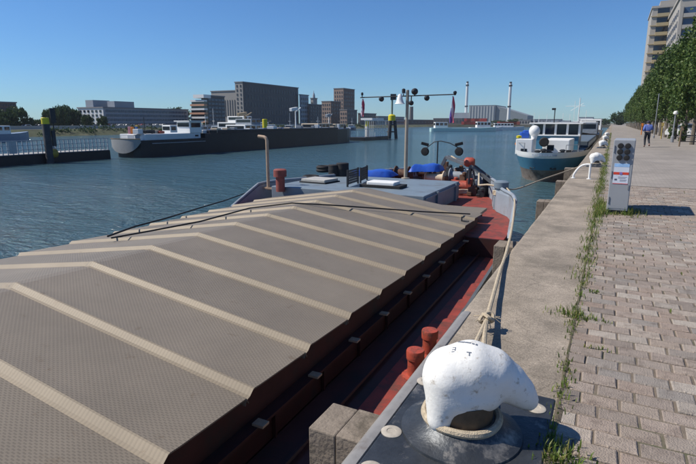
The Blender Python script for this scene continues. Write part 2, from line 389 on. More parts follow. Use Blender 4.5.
g = G(); base = paver(BW)
for s in spots:
    if id(s) in ns: continue
    Mx = Matrix.Translation(s[:3]) @ Matrix.Rotation(s[6],4,'Z') @ Matrix.Rotation(s[5],4,'Y') @ Matrix.Rotation(s[4],4,'X') @ Matrix.Diagonal((s[3]/BW,1,1,1))
    g.add([Mx @ Vector(v) for v in base.v], base.f)
tag(g.build('bricks', BRICK_I, pave), kind='stuff')

# soil worked up into the joint
rs_ = random.Random(31); rows = []
for y in np.arange(.9, 60, .12):
    a, b_ = rs_.uniform(.006,.022), rs_.uniform(.008,.034); h = rs_.uniform(.002,.007)
    rows.append([(JX-a,y,-.002),(JX-.004,y,h),(JX+.008,y,h*.8),(JX+b_,y,-.004)])
tag(G().loft(rows, False).build('joint_soil', pm('soil', (.115,.095,.065), .95, var=.35, scale=25, bump=.08, bscale=90, dirt=(.06,.075,.025), damt=.6, dscale=6), pave, smooth=True), kind='stuff')
# grass in the joint between coping and pavers
def grass(name, clumps, mat):
    v = []; f = []
    for (cx, cy, rad, n, hmin, hmax) in clumps:
        for _ in range(n):
            x = cx+random.gauss(0,rad[0]); y = cy+random.gauss(0,rad[1]); h = random.uniform(hmin,hmax); a = random.uniform(0,6.28); w = random.uniform(.0025,.006)
            le = random.uniform(.1,.9)*h; dx, dy = math.cos(a), math.sin(a); px, py = -dy*w, dx*w; b0 = len(v)
            v += [(x-px,y-py,-.012),(x+px,y+py,-.012),(x+dx*le*.4+px*.8,y+dy*le*.4+py*.8,h*.65),(x+dx*le*.4-px*.8,y+dy*le*.4-py*.8,h*.65),(x+dx*le,y+dy*le,h)]
            f += [(b0,b0+1,b0+2,b0+3),(b0+3,b0+2,b0+4)]
    g = G(); g.v = v; g.f = f
    me = bpy.data.meshes.new(name); me.from_pydata(v,[],f); me.materials.append(mat)
    o = bpy.data.objects.new(name, me); COL.objects.link(o); return tag(o, kind='stuff')
cl = []; y = 1.5; rg = random.Random(5)
while y < 90:
    near_d = 1.0 if y > 5.4 else .42
    if 3.1 < y < 3.6 or 4.25 < y < 4.75 or 2.3 < y < 2.75: near_d = 1.1
    k = .5+.5*math.sin(y*2.1)*math.sin(y*.77+1)
    n = int((26 if y < 30 else 14)*near_d*(.45+.75*k)*rg.uniform(.3,1.3))
    wd = .028 if y < 5.5 else .05+.02*k
    cl.append((JX+rg.uniform(-.02,.02), y, (wd,.05), n, .012, .05 if y < 5.5 else .085)); y += .1 if y < 30 else .2
for (a, bq, n, sx, sy, hm) in ((-.16,4.55,120,.08,.05,.07),(-.02,4.5,45,.08,.02,.04),(-.06,2.45,160,.06,.07,.07),(.05,3.9,25,.05,.01,.04),(.02,5.3,30,.04,.02,.04),
                          (-.03,10.3,350,.05,.25,.16),(.42,10.35,170,.05,.12,.16),(.2,10.2,120,.15,.05,.09),(.55,10.5,150,.09,.18,.12),(-.03,11.2,200,.05,.4,.14)):
    cl.append((a,bq,(sx,sy),n,.02,hm))
for s in rg.sample(spots, 45):
    cl.append((s[0]-s[3]/2, s[1], (.004,.02), 6, .006, .022))
grass('grass', cl, BLADE)

# far shores
SHX = -150.0
LANDM = pm('far_land', (.12,.115,.09), .95, var=.3, scale=.04, dirt=(.05,.075,.03), damt=.6, dscale=.03)
tag(G().box(-900, SHX-6, -300, 900, WZ-2, -.6).build('far_shore', LANDM), kind='structure')
tag(G().add([(SHX-6.01,-300,-.62),(SHX-6.01,470,-.62),(SHX,470,WZ-.1),(SHX,-300,WZ-.1)], [(0,1,2,3)]).build('embankment', pm('embankment_grass', (.055,.065,.03), .95, var=.45, scale=.35, dirt=(.16,.14,.09), damt=.5, dscale=.12)), kind='structure')
tag(G().box(SHX-6, 60, 461, 1500, WZ-2, -.55).build('harbour_end_land', LANDM), kind='structure')

# ------------------------------------------------------------------ the moored cargo barge (local frame: x to starboard, y to the bow, z from the water)
BA = .0207
BARGE = empty('cargo_barge', (-5.4, 2.77, WZ), 'low cargo barge with peaked tread plate hatch covers and red decks moored at the quay', 'barge', rz=BA)
BM = Matrix.Translation((-5.4,2.77,WZ)) @ Matrix.Rotation(BA,4,'Z'); BI = BM.inverted()
def bl(px, py, z):       # sight-line met with height z (world), in barge coordinates
    return BI @ atz(px, py, z)
SIDE = 3.86
def half(y):
    P = [(-30,SIDE),(8,SIDE),(9.4,3.76),(10.3,3.55),(11.0,3.22),(11.8,2.95),(13,2.66),(14.6,2.1),(15.8,1.4),(16.6,.8),(17.1,.12)]
    for (a, p), (c, q) in zip(P, P[1:]):
        if y <= c: return p+(q-p)*(y-a)/(c-a)
    return .12
ys = list(np.linspace(-22,8,9))+list(np.linspace(8.6,17.1,22))
def lay(y):  # deck edge heights
    return 1.40
for sgn in (1,):
    rings = []
    for y in ys:
        w = half(y); wl = min(w, half(min(y+.9,17.1))*.97 if y > 8 else w); top = 1.59 if y < 7.6 else min(2.44, 1.59+(y-7.6)*.45)
        rings.append([(wl*.9,y,-.6),(wl,y,.0),((w+wl)/2,y,.9),(w,y,top),(w-.05,y,top),(w-.06,y,1.0),(-w+.06,y,1.0),(-w+.05,y,top),(-w,y,top),(-(w+wl)/2,y,.9),(-wl,y,0),(-wl*.9,y,-.6)])
    G().loft(rings, True, True, True).build('hull', HULLGRY, BARGE, smooth=True)
# pale inner face of the bow bulwark with rail cap
rings = []; rail = []
for y in np.linspace(8.0,16.9,26):
    w = half(y)-.075; top = min(2.44, 1.59+(y-7.6)*.45)
    rings.append([(w,y,1.75),(w,y,top-.02),(w-.012,y,top-.02),(w-.012,y,1.75)]); rail.append((half(y)-.03, y, top+.015))
G().loft(rings, True, True, True).build('bulwark_lining', PALEBLU, BARGE)
G().loft([[(-x,y,z) for x,y,z in r] for r in rings], True, True, True).build('bulwark_lining', PALEBLU, BARGE)
G().tube(rail, .045, 8).tube([(-x,y,z) for x,y,z in rail], .045, 8).build('bulwark_rail', PALEBLU, BARGE, smooth=True)
# decks
G().box(2.95, 3.44, -21.9, 7.65, 1.2, 1.44).build('side_deck', WALK_SHADE, BARGE); G().box(3.442, SIDE-.07, -21.9, 7.65, 1.2, 1.446).build('sunlit_deck_edge', REDDK, BARGE)  # dark walkway stands for shade, red outer strip for the sunlit wedge
G().box(-3.44, -2.95, -21.9, 7.65, 1.2, 1.44).build('side_deck', WALK_SHADE, BARGE); G().box(-SIDE+.07, -3.442, -21.9, 7.65, 1.2, 1.446).build('sunlit_deck_edge', REDDK, BARGE)  # same shade and sun tones on the port side
poly = [(half(y)-.085, y) for y in np.linspace(7.65,16.9,24)]
G().prism(poly+[(-x,y) for x,y in reversed(poly)], 1.3, 1.85).build('foredeck', REDDK, BARGE)
G().box(2.99, SIDE-.09, 7.60, 7.648, 1.442, 1.846).build('deck_step_shade', REDDARK, BARGE)  # dark plate over the red step face, its shade put in as colour
# hold coaming with stiffeners, ledge and hatch clamps
HE = 3.03       # hatch edge half width
CE = 2.93       # coaming face
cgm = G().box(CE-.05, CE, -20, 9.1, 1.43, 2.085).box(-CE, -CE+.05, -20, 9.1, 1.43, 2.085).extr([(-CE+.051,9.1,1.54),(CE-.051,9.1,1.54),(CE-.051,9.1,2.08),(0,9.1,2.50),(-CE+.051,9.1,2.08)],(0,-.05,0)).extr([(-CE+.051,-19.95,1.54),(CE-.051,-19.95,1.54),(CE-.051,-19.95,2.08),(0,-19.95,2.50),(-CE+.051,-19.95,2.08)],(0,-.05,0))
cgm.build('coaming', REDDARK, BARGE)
G().box(CE+.002, CE+.12, -20, 9.1, 1.76, 1.785).build('coaming_ledge', REDDARK, BARGE)
pitch = .91
stf = G().box(CE+.002, CE+.04, -.012, .012, 1.442, 1.758).mesh('stiffener', REDDARK)
clm = G().box(CE+.06, CE+.17, -.045, .045, 1.787, 1.808).mesh('hatch_clamp', pm('clamp_bare_steel',(.42,.34,.24),.6,.3,var=.2,scale=20))
for k in range(-20, 10):
    y = k*pitch+.02
    if -19.5 < y < 9: inst('stiffener', stf, BARGE, (0,y+.45,0)); inst('hatch_clamp', clm, BARGE, (0,y+.12,0))
rl = G().tube([(CE+.36, y, 1.50) for y in np.linspace(-20,8.6,12)], .022, 6); rl.build('deck_pipe', REDDARK, BARGE, smooth=True)
# hatch panels: each laps the next; a raised flange of light metal along the near edge, folded at the ridge
RID = 2.56; EDG = 2.10
prof = [(-.055,-.050),(-.045,-.012),(.0,.0),(.048,.040),(.062,.043),(.15,.035),(.87,.004),(.90,-.05)]
def panel(y0):
    g = G(); rows = []
    for (py, pz) in prof:
        top = [(-HE,py,EDG+pz),(-.06,py,RID+pz-.008),(.06,py,RID+pz-.008),(HE,py,EDG+pz)]
        bot = [(x,py,z-.012) for x,_,z in reversed(top)]
        rows.append(top+bot)
    g.loft(rows, True, True, True); return g
pmesh = panel(0).mesh('hatch_panel', HATCH)
bandm = G()
for sx in (1,-1):
    pf = [(-.057,-.049),(-.047,-.008),(.0,.004),(.048,.044),(.064,.0465)]
    top = [[(sx*HE*1.002,py,EDG+pz) for py,pz in pf],[(0,py,RID+pz-.003) for py,pz in pf]]
    bandm.loft(top, False)
FLANGE = tread_mat('hatch_flange', (.25,.207,.15), .6, True)
bme = bandm.mesh('hatch_flange', FLANGE)
for k in range(-20, 10):
    o = inst('hatch_panel', pmesh, BARGE, (0,k*pitch+.03,0)); inst('hatch_flange', bme, o)
# lower end cover and the forward deckhouse top
G().box(1.55, 2.95, 9.18, 10.1, 2.02, 2.09).build('end_cover', HATCH, BARGE, bevel=.01)
g = G().box(-3.2, 1.5, 9.35, 13.0, 1.84, 2.40); g.build('trunk_house', GREYBLU, BARGE, bevel=.02)
G().box(1.5, 1.56, 10.4, 10.5, 1.85, 2.38).box(1.5,1.56,12.4,12.5,1.85,2.38).box(1.5,1.54,9.4,12.95,2.30,2.34).build('trunk_stiffener', GREYBLU, BARGE)
# red bitts on the side deck
for (px, py) in ((430,331),(415.5,351)):
    p = bl(px, py, -.85)
    G().lathe((p.x,p.y,1.44), [(.15,0),(.15,.02),(.085,.03),(.085,.21),(.10,.22),(.102,.31),(.095,.325),(.02,.33)], 20).build('bitt', REDOX, BARGE, smooth=True)
# stanchion at the end of the side deck
p = bl(480,237,-1.15)
G().tube([(2.86,7.75,1.85),(2.86,7.75,2.25)], .016, 8).tube([(2.86,7.75,2.16),(3.02,7.75,2.16)], .014, 8).build('stanchion', DARKST, BARGE, smooth=True)

# mast with lamps, bell and cross arm
mast_p = bl(405.5,178.5,-.2); mz = mast_p.z
dep = (BM @ mast_p)
def mz_at(px, py):     # point on the vertical plane through the mast that faces along the quay
    q = aty(px, py, dep.y); return BI @ q
top = mz_at(405.5,90)
MX, MY = mast_p.x, mast_p.y
mast = G().tube([(MX,MY,2.40),(MX,MY,top.z)], [.062,.05], 12).lathe((MX,MY,2.40), [(.14,0),(.14,.03),(.07,.04)], 14).build('mast', pm('mast_paint',(.33,.28,.22),.6,var=.2,scale=6), BARGE, smooth=True)
armz = mz_at(405,96.5).z; la = mz_at(361,96); ra = mz_at(456,95)
G().tube([(la.x,MY-.02,armz),(ra.x,MY-.02,armz+.03)], .018, 8).build('cross_arm', DARKST, mast, smooth=True)
def lampm(px, py, s, kind):
    s *= .72
    c = mz_at(px, py); c = Vector((c.x, MY-.03, c.z))
    if kind == 'flood':
        return G().obox(c, (.16*s,.12*s,.12*s), .3, .3).lathe(c, [(.02,-.16*s),(.10*s,-.06*s),(.11*s,.02),(.03,.07)], 12, axis='Y').bar(c, (c.x,c.y,armz), .03, .03)
    return G().lathe(c, [(.05*s,-.10*s),(.09*s,-.09*s),(.09*s,.08*s),(.04*s,.12*s)], 12).bar(c, (c.x,c.y,armz), .025, .025)
for (px, py, s, kd) in ((382,99,1.1,'flood'),(427,98,1.1,'flood'),(415,91.5,1.35,'flood'),(404,91,.9,'nav'),(411.5,103,1.0,'flood'),(363,94,.6,'nav'),(455,92.5,.7,'flood')):
    lampm(px,py,s,kd).build('deck_lamp', DARKST, mast, smooth=True)
c = mz_at(402,104); G().lathe((c.x-.03,MY-.12,c.z), [(.17,0),(.13,.04),(.095,.15),(.07,.27),(.03,.31)], 18).bar((c.x-.03,MY-.12,c.z+.3),(MX,MY,c.z+.36),.02,.02).build('ship_bell', WHITE, mast, smooth=True)
RIGHT_FLAG, LEFT_FLAG = mz_at(453,97), mz_at(363.5,97)
def flag(p, n, cols, label):
    root = None
    for k, cm in enumerate(cols):
        rows = []
        for i in range(10):
            z = -i*.09*n; a = k/len(cols); bb = (k+1)/len(cols); ww = (.06+.012*i)*n
            rows.append([( (u-.5)*ww+.02*math.sin(i*.8+u*5), .05*math.sin(u*7+i*.5), z) for u in np.linspace(a,bb,4)])
        g = G().loft(rows, False); g.loft([[(x,y+.004,z) for x,y,z in r] for r in rows], False)
        if root is None: root = g.build('flag', cm, None, smooth=True, loc=BM @ Vector(p)); tag(root, label, 'flag', 'flags hanging from the mast arm')
        else: g.build('flag_stripe', cm, root, smooth=True)
RC = pm('flag_red',(.50,.07,.12),.8,var=.1); WC = pm('flag_white',(.7,.62,.66),.8,var=.1); BC = pm('flag_blue',(.10,.07,.28),.8,var=.1)
flag((RIGHT_FLAG.x,MY-.02,armz-.02), 1.0, (BC,WC,RC), 'limp red and blue flag on the arm end beside the lamp')
flag((LEFT_FLAG.x,MY-.02,armz-.04), .72, (WC,RC), 'limp pink and white flag on the arm end before the brick tower')
# signal frame with two dark balls-and-arms
dp = bl(437,166,-.25); q0 = BM @ dp
def dv(px, py): r = BI @ aty(px, py, q0.y); return r
a, bq, c = dv(427,147.5), dv(441,141), dv(459,148)
fr = G().tube([(dp.x,dp.y,1.85),(dp.x,dp.y,bq.z)], .03, 8).tube([a, a.lerp(bq,.5)+Vector((0,0,.10)), bq, bq.lerp(c,.5)+Vector((0,0,.06)), c], .02, 8).build('signal_frame', DARKST, BARGE, smooth=True)
for (px, py) in ((425,151.5),(459,151.5)):
    e = dv(px,py); G().lathe(e, [(.02,-.09),(.16,-.08),(.19,0),(.16,.08),(.02,.09)], 16, axis='Y').build('signal_disc', BLACK, fr, smooth=True)
    e2 = dv(px,144); G().obox(e2, (.34,.10,.13), .2, 0, .25 if px < 440 else -.25).build('signal_lamp', BLACK, fr, bevel=.02)

# foredeck gear
def coil(c, R0, turns, r, dz, n=18, wob=.02, sx=1, sy=1):
    pts = []
    for i in range(int(turns*n)+1):
        a = 2*math.pi*i/n; rr = R0+wob*math.sin(i*1.7)+ (i/n)*.0
        pts.append((c[0]+rr*math.cos(a)*sx, c[1]+rr*math.sin(a)*sy, c[2]+dz*i/n+.006*math.sin(i*2.3)))
    return pts
def P3(px, py, z): return bl(px, py, z)
# winches behind the trunk
for (px, py, r, l, mt, nm) in ((394,176,.30,.5,RUST,'winch_drum'),(414,174,.26,.4,RUST,'winch_drum'),(427.5,180,.26,.62,CREAM,'cream_drum'),(451,179,.30,.5,PALEBLU,'winch_drum')):
    p = P3(px, py+4, -.45)
    y = p.y+.9
    d = G().lathe((p.x,y,2.15+r*.5), [(r*.6,-l/2),(r*.6,l/2)], 16, axis='X')
    d.lathe((p.x,y,2.15+r*.5), [(r,-l/2-.03),(r,-l/2)], 16, axis='X').lathe((p.x,y,2.15+r*.5), [(r,l/2),(r,l/2+.03)], 16, axis='X')
    w = d.build(nm, mt, BARGE, smooth=True)
    G().box(p.x-l/2-.1,p.x-l/2-.05,y-.25,y+.25,1.85,2.35).build('winch_cheek', RUST, w); G().box(p.x+l/2+.05,p.x+l/2+.1,y-.25,y+.25,1.85,2.35).build('winch_cheek', RUST, w)
wl = G()
A, B_, C_ = P3(446,160,.25), P3(470,170,.1), P3(492,181,-.2)
A.z, B_.z, C_.z = 2.95, 2.85, 2.35
for off in (0,.35):
    wl.bar(A+Vector((0,off,0)), B_+Vector((0,off,0)),   .06, .12).bar(B_+Vector((0,off,0)), C_+Vector((0,off,0)), .06, .11)
wl.bar(A,A+Vector((0,.35,0)),.1,.1).bar(A,(A.x-.5,A.y,1.86),.1,.12).bar(B_,(B_.x-.1,B_.y+.3,1.86),.06,.06).bar(B_+Vector((0,.35,0)),(B_.x+.15,B_.y+.5,1.86),.06,.06)
wl.build('anchor_derrick', HULLGRY, BARGE, bevel=.008)
G().lathe(B_+Vector((-.05,.1,.10)), [(.12,-.16),(.16,-.1),(.16,.1),(.12,.16)], 12, axis='X').build('derrick_head', REDOX, BARGE, smooth=True)
for (px, py, w_, h_) in ((469,187,.34,.62),(479,187,.5,.55)):
    p = P3(px, py, -.6); G().obox((p.x,p.y,1.85+h_/2), (w_,.05,h_), .15).bar((p.x,p.y+.02,1.86),(p.x,p.y+.4,1.86),.06,.06).build('guard_plate', PALEBLU, BARGE, bevel=.01)
p = P3(461,187,-.5); G().lathe((p.x,p.y+.2,2.1), [(.2,-.25),(.2,.25)], 14, axis='X').obox((p.x-.1,p.y+.2,1.95),(.7,.5,.2)).obox((p.x+.25,p.y+.15,2.2),(.16,.3,.35)).build('windlass', REDOX, BARGE, smooth=True)
for k, (px, py, w_, d_, h_, mt) in enumerate(((388,177,.25,.3,.5,RUST),(405,177,.3,.2,.55,DARKST),(410,176,.2,.3,.3,CREAM),(432,178,.2,.25,.6,RUST),(441,180,.3,.25,.3,STEEL),(447,181,.15,.2,.75,DARKST),(453,183,.3,.25,.35,REDOX),(461,186,.18,.2,.62,RUST),(467,187,.15,.15,.8,DARKST),(476,188,.2,.2,.5,PALEBLU),(484,189,.14,.2,.6,DARKST),(489,188,.2,.2,.4,RUST),(436,176,.5,.3,.45,DARKST),(458,180,.25,.3,.7,RUST),(464,184,.2,.2,.5,DARKST),(472,189,.3,.25,.28,RUST),(480,190,.22,.2,.22,DARKST),(383,174,.4,.3,.35,DARKST),(399,176,.3,.3,.4,RUST),(420,177,.25,.3,.45,RUST))):
    p = P3(px, py, -.5); G().obox((p.x,p.y+.25,1.85+h_/2),(w_,d_,h_),.2*k).lathe((p.x+.05,p.y+.2,1.85+h_),[(.08,-.02),(.08,.07),(.03,.1)],10).obox((p.x-w_*.3,p.y+.05,1.85+h_*.3),(w_*.5,.1,h_*.4),.2*k).build('deck_machinery', mt, BARGE, bevel=.012)
tag(G().tube([BM @ Vector(q) for q in coil((P3(474,192,-.72).x,P3(474,192,-.72).y-.1,1.88), .22, 4.0, .03, .035, wob=.04, sx=1.2)], .022, 6).build('rope_coil', ROPE, smooth=True), 'small tan rope coil at the foot of the pale guard plates', 'rope')
p = P3(443,172,-.3); G().obox((p.x,p.y,2.2),(.5,.4,.7)).obox((p.x+.1,p.y-.1,2.62),(.25,.2,.2)).build('winch_motor', RUST, BARGE, bevel=.02)
# pale curved pedestal plate inside the bow bulwark
G().prism([(3.44,10.3),(3.02,11.02),(2.78,11.8),(2.62,12.6),(2.74,12.6),(2.92,11.85),(3.12,11.10),(3.50,10.36)], 1.851, 2.40).build('bow_pedestal', PALEBLU, BARGE, bevel=.012)
# low bitts on the starboard bow, rope turns
bp_ = P3(501,190,-.20)
bit = G().lathe((bp_.x,bp_.y,2.2), [(.19,-.34),(.19,.02),(.17,.04),(.16,.22),(.20,.26),(.20,.42),(.14,.46)], 20).build('bow_bitt', GREYBLU, BARGE, smooth=True)
tag(G().tube([BM @ Vector(q) for q in coil((bp_.x,bp_.y,2.25), .19, 3.2, .022, .045)], .024, 6).build('rope_turns', ROPE, smooth=True), 'tan rope turns wound round the grey bow bitt', 'rope')
p = P3(463,193,-.73)
tag(G().tube([BM @ Vector(q) for q in coil((p.x,p.y,1.885), .42, 3.0, .03, .05, wob=.05, sx=1.25, sy=1)], .032, 6).build('rope_coil', pm('pale_rope',(.55,.44,.33),.9,var=.2,scale=30), smooth=True), 'pale rope coil lying on the red foredeck by the windlass', 'rope')
p = P3(487,182,-.2)
tag(G().tube([BM @ Vector(q) for q in [(bp_.x-.1,bp_.y,2.5),(bp_.x-.4,bp_.y+.1,2.52),(bp_.x-.7,bp_.y+.4,2.45),(B_.x+.3,B_.y,2.62),(A.x+.2,A.y,3.0)]], .03, 6).build('slack_line', ROPE, smooth=True), 'slack tan line from the bow bitt to the derrick', 'rope')

# perforated sign boards, skylight, small hatch, bollard post, bent pipe (bolted to the trunk)
for k, (p0, p1) in enumerate((((347.5,187),(358,183.5)),((360.5,183),(367,180)))):
    a, bq = P3(*p0,-.2), P3(*p1,-.2); h = .48 if k == 0 else .46
    board = G()
    for i in range(6):
        z = 2.40+.10+i*(h-.12)/5; board.bar((a.x,a.y,z),(bq.x,bq.y,z),.02,.035)
    for i in range(9):
        u = i/8; q = a.lerp(bq,u); board.bar((q.x,q.y,2.40+.06),(q.x,q.y,2.40+h),.02,.03)
    board.bar((a.x,a.y,2.4),(a.x,a.y,2.40+h+.02),.045,.045).bar((bq.x,bq.y,2.4),(bq.x,bq.y,2.40+h+.02),.045,.045)
    board.build('grille_board', DARKST, BARGE)
p = P3(380,188,-.2); q = P3(392,186,-.2)
sk = G().obox((p.x,p.y+.25,2.49),(.86,.5,.17), .0).build('skylight', WHITE, BARGE, bevel=.03)
G().obox((p.x,p.y+.25,2.445),(1.25,.62,.08)).build('skylight_frame', BLACK, sk, bevel=.01)
p = P3(315,183,-.2)
hc = G().obox((p.x,p.y+.3,2.47),(.9,.75,.10),-.1).build('deck_hatch', pm('pale_hatch_paint',(.40,.39,.36),.6,var=.15,scale=5), BARGE, bevel=.02)
G().obox((p.x,p.y+.3,2.41),(.98,.83,.05),-.1).build('hatch_frame', BLACK, hc)
p = P3(280.5,189,-.25)
G().lathe((p.x,p.y,2.28), [(.13,0),(.13,.42),(.19,.43),(.19,.62),(.15,.65),(.02,.655)], 18).build('vent_post', pm('rusty_red_paint',(.22,.06,.05),.7,var=.3,scale=6), BARGE, smooth=True)
p = P3(268.5,188,-.3); tt = BI @ aty(265.5,137,(BM @ p).y)
hh = tt.z
G().tube([(p.x,p.y,2.25),(p.x,p.y,hh-.10),(p.x-.03,p.y,hh-.03),(p.x-.10,p.y,hh),(p.x-.30,p.y,hh+.02)], .05, 10).obox((p.x-.05,p.y,2.30),(.9,.12,.05)).obox((p.x-.35,p.y,2.2),(.06,.06,.3)).build('bent_pipe', pm('tan_pipe_paint',(.40,.29,.20),.65,var=.25,scale=5), BARGE, smooth=True)
# loose gear: tyres, drums, tarpaulins, hoses
def tyre(px, py, z, r, label, lie=True):
    p = atz(px, py, z); n = 20; g = G(); rings = []
    for i in range(n+1):
        a = 2*math.pi*i/n; rings.append([(math.cos(a)*(r+.3*r*math.cos(bb)), math.sin(a)*(r+.3*r*math.cos(bb)), .3*r+.3*r*math.sin(bb)) for bb in [2*math.pi*k/8 for k in range(8)]])
    g.loft(rings); o = g.build('tyre', BLACK, smooth=True, loc=p); return tag(o, label, 'tyre', 'black tyres on the foredeck')
tyre(311,179,-.2,.22,'black tyre lying left of the pale deck hatch')
tyre(324,172,-.25,.24,'black tyre just behind the pale deck hatch')
tyre(324,169,-.02,.22,'black tyre resting on top of another tyre')
def drum(px, py, z, r, h, mt, label):
    p = atz(px, py, z); o = G().lathe((0,0,0), [(r,0),(r*1.03,.02),(r,.04),(r,h*.5),(r*1.03,h*.5+.02),(r,h*.5+.04),(r,h-.02),(r*.9,h)], 18).build('drum', mt, smooth=True, loc=p); return tag(o, label, 'drum', 'black drums by the blue tarpaulin')
drum(334,176,-.2,.20,.40,BLACK,'shorter black drum beside the tyres')
drum(342.5,176,-.2,.22,.46,BLACK,'taller black drum next to the blue tarpaulin')
def tarp(x0, x1, y, z, h, depth, label):
    a, bq = BI @ atz(x0,y,z), BI @ atz(x1,y,z); rows = []; rr = random.Random(int(x0))
    nx, ny_ = 16, 8
    for j in range(ny_+1):
        v = j/ny_; row = []
        for i in range(nx+1):
            u = i/nx; q = a.lerp(bq,u); e = min(1, min(u,1-u)*7)*min(1, min(v,1-v)*4)
            row.append((q.x+rr.uniform(-.02,.02), q.y+v*depth, (BI @ Vector((0,0,z))).z + h*(e**.35)*(.9+.1*math.sin(u*9+v*3)) + rr.uniform(0,.02)))
        rows.append(row)
    g = G().loft([[BM @ Vector(q) for q in r] for r in rows], False)
    bot = [[BM @ Vector((q[0],q[1],(BI @ Vector((0,0,z))).z-.005)) for q in r] for r in rows]; g.loft(bot, False)
    o = g.build('tarpaulin', TARP, smooth=True); return tag(o, label, 'tarpaulin', 'blue tarpaulins over deck gear')
tarp(346,390,177.5,-.3,.24,.9,'blue tarpaulin over gear left of the mast')
tarp(408,439,172,-.1,.26,.9,'blue tarpaulin over gear right of the mast')
def hose(pts, r, label):
    P = [Vector(p) for p in pts]; out = []
    for i in range(len(P)-1):
        for k in range(6): out.append(P[i].lerp(P[i+1],k/6))
    out.append(P[-1]); return tag(G().tube([BM @ q for q in out], r, 6).build('hose', BLACK, smooth=True), label, 'hose', 'black hoses across the hatch covers')
def roofz(x, y): return RID-abs(x)*(RID-EDG)/HE+.085
def onroof(px, py):
    # the sight-line met with the sloping covers
    z = -.1
    for _ in range(12):
        p = bl(px, py, z); z += (roofz(p.x,p.y)+WZ-z)*.6
    return bl(px, py, z)
hose([onroof(111,238),onroof(150,231),onroof(200,221.5),onroof(250,208),onroof(292,203),onroof(330,205),onroof(380,208.5),onroof(420,211.5),onroof(470,214)], .015, 'long black hose lying right across the ridge of the hatch covers')
a = [onroof(108,238),onroof(135,228),onroof(165,220),onroof(200,209),onroof(225,201.5),onroof(248,193)]
hose([q+Vector((0,0,.03)) for q in a], .017, 'shorter black hose along the far slope of the hatch covers')

# ------------------------------------------------------------------ timber fenders on the quay face
fme = None
def fender(y0, y1, x0, ztop, label, group):
    o = empty('timber_fender', ((x0+QX)/2, (y0+y1)/2, ztop-2.2), label, 'fender', group)
    w = (QX-x0); d = y1-y0
    k = 2
    for i in range(k):
        a = -w/2+i*w/k
        G().box(a+.0015, a+w/k-.0015, -d/2, d/2+(.004 if i else 0), 0, 2.2+(.005 if i else 0)).build('baulk', WOOD, o, bevel=.009)
    return o
FG = 'timber fenders along the quay face'
fender(2.20,2.50,-1.40,-.085,'weathered timber fender with split grain below the nearest white bollard',FG)
fender(7.22,7.62,-1.36,-.10,'grey timber fender where the mooring rope leaves the quay',FG)
fender(11.9,12.3,-1.36,-.10,'dark timber fender between the bow bitt and the tall cabinet',FG)
fender(16.3,16.7,-1.36,-.10,'timber fender under the white ladder hoop',FG)
fender(21.2,21.6,-1.5,-.10,'timber fender beside the second bollard near the blue bow',FG)

# ------------------------------------------------------------------ hook bollards
def sdf_mesh(center, prims, k, sub=5):
    bm = bmesh.new(); bmesh.ops.create_icosphere(bm, subdivisions=sub, radius=1)
    V = np.array([v.co[:] for v in bm.verts]); F = [[v.index for v in f.verts] for f in bm.faces]; bm.free()
    def sdf(P):
        d = None
        for a, b_, ra, rb in prims:
            a = np.array(a); b_ = np.array(b_); ab = b_-a; h = np.clip(((P-a)@ab)/max(1e-9,ab@ab),0,1)
            q = np.linalg.norm(P-(a+h[:,None]*ab),axis=1)-(ra+(rb-ra)*h)
            if d is None: d = q
            else:
                hh = np.clip(.5+.5*(d-q)/k,0,1); d = d*(1-hh)+q*hh-k*hh*(1-hh)
        return d
    D = V/np.linalg.norm(V,axis=1)[:,None]; c = np.array(center)
    ts = np.linspace(.8,.0,161); r = np.zeros(len(D)); done = np.zeros(len(D),bool)
    for tt in ts:
        d = sdf(c+D*tt); hit = (d < 0) & ~done; r[hit] = tt; done |= hit
    lo, hi = r.copy(), r+.006
    for _ in range(12):
        mid = (lo+hi)/2; ins = sdf(c+D*mid[:,None]) < 0; lo = np.where(ins,mid,lo); hi = np.where(ins,hi,mid)
    return (c+D*lo[:,None]), F
UX = Vector((.888,.46,0))      # head axis of the first bollard, in the plan
def hd(s, t, z): q = UX*s + Vector((-UX.y,UX.x,0))*t; return (q.x,q.y,z)
ARC = [(-.065,.338,.148),(.04,.364,.147),(.14,.345,.130),(.235,.294,.099),(.305,.236,.077),(.350,.188,.060)]
prims = [(hd(-.13,-.085,.125), hd(-.10,-.04,.31), .070,.118), (hd(-.03,-.05,.245), hd(.10,-.04,.262), .115,.105)]
prims += [(hd(a[0],0,a[1]), hd(b_[0],0,b_[1]), a[2], b_[2]) for a, b_ in zip(ARC, ARC[1:])]
hv, hf = sdf_mesh(hd(.04,0,.30), prims, .035)
g = G(); g.v = [tuple(p) for p in hv]; g.f = [tuple(f) for f in hf]
BC_ = (-.575, 2.45, 0)
boll = empty('mooring_bollard', BC_, 'large white hook bollard with chipped paint on a steel base plate in front', 'bollard', 'white hook bollards along the quay edge')
head = g.build('bollard_head', BOLL, boll); head.data.polygons.foreach_set('use_smooth',[True]*len(head.data.polygons))
G().lathe((0,0,0), [(.168,.10),(.165,.15),(.160,.215)], 40).build('bollard_post', pm('bollard_post_steel',(.10,.075,.05),.55,.35,var=.35,scale=9,dirt=(.16,.09,.045),damt=.5,dscale=6), boll, smooth=True)
G().tube([(.197*math.cos(a),.197*math.sin(a),.105+.004*math.sin(3*a)) for a in np.linspace(0,2*math.pi,41)], .021, 8, False).build('rope_loop', ROPE, boll, smooth=True)
G().lathe((0,0,0), [(.325,.0115),(.322,.022),(.285,.034),(.235,.060),(.200,.098),(.172,.112)], 48).build('bollard_flange', PLATE, boll, smooth=True)
pl = G().box(-.372,.43,-.60,.56,-.05,.011).build('base_plate', PLATE, boll, bevel=.006)
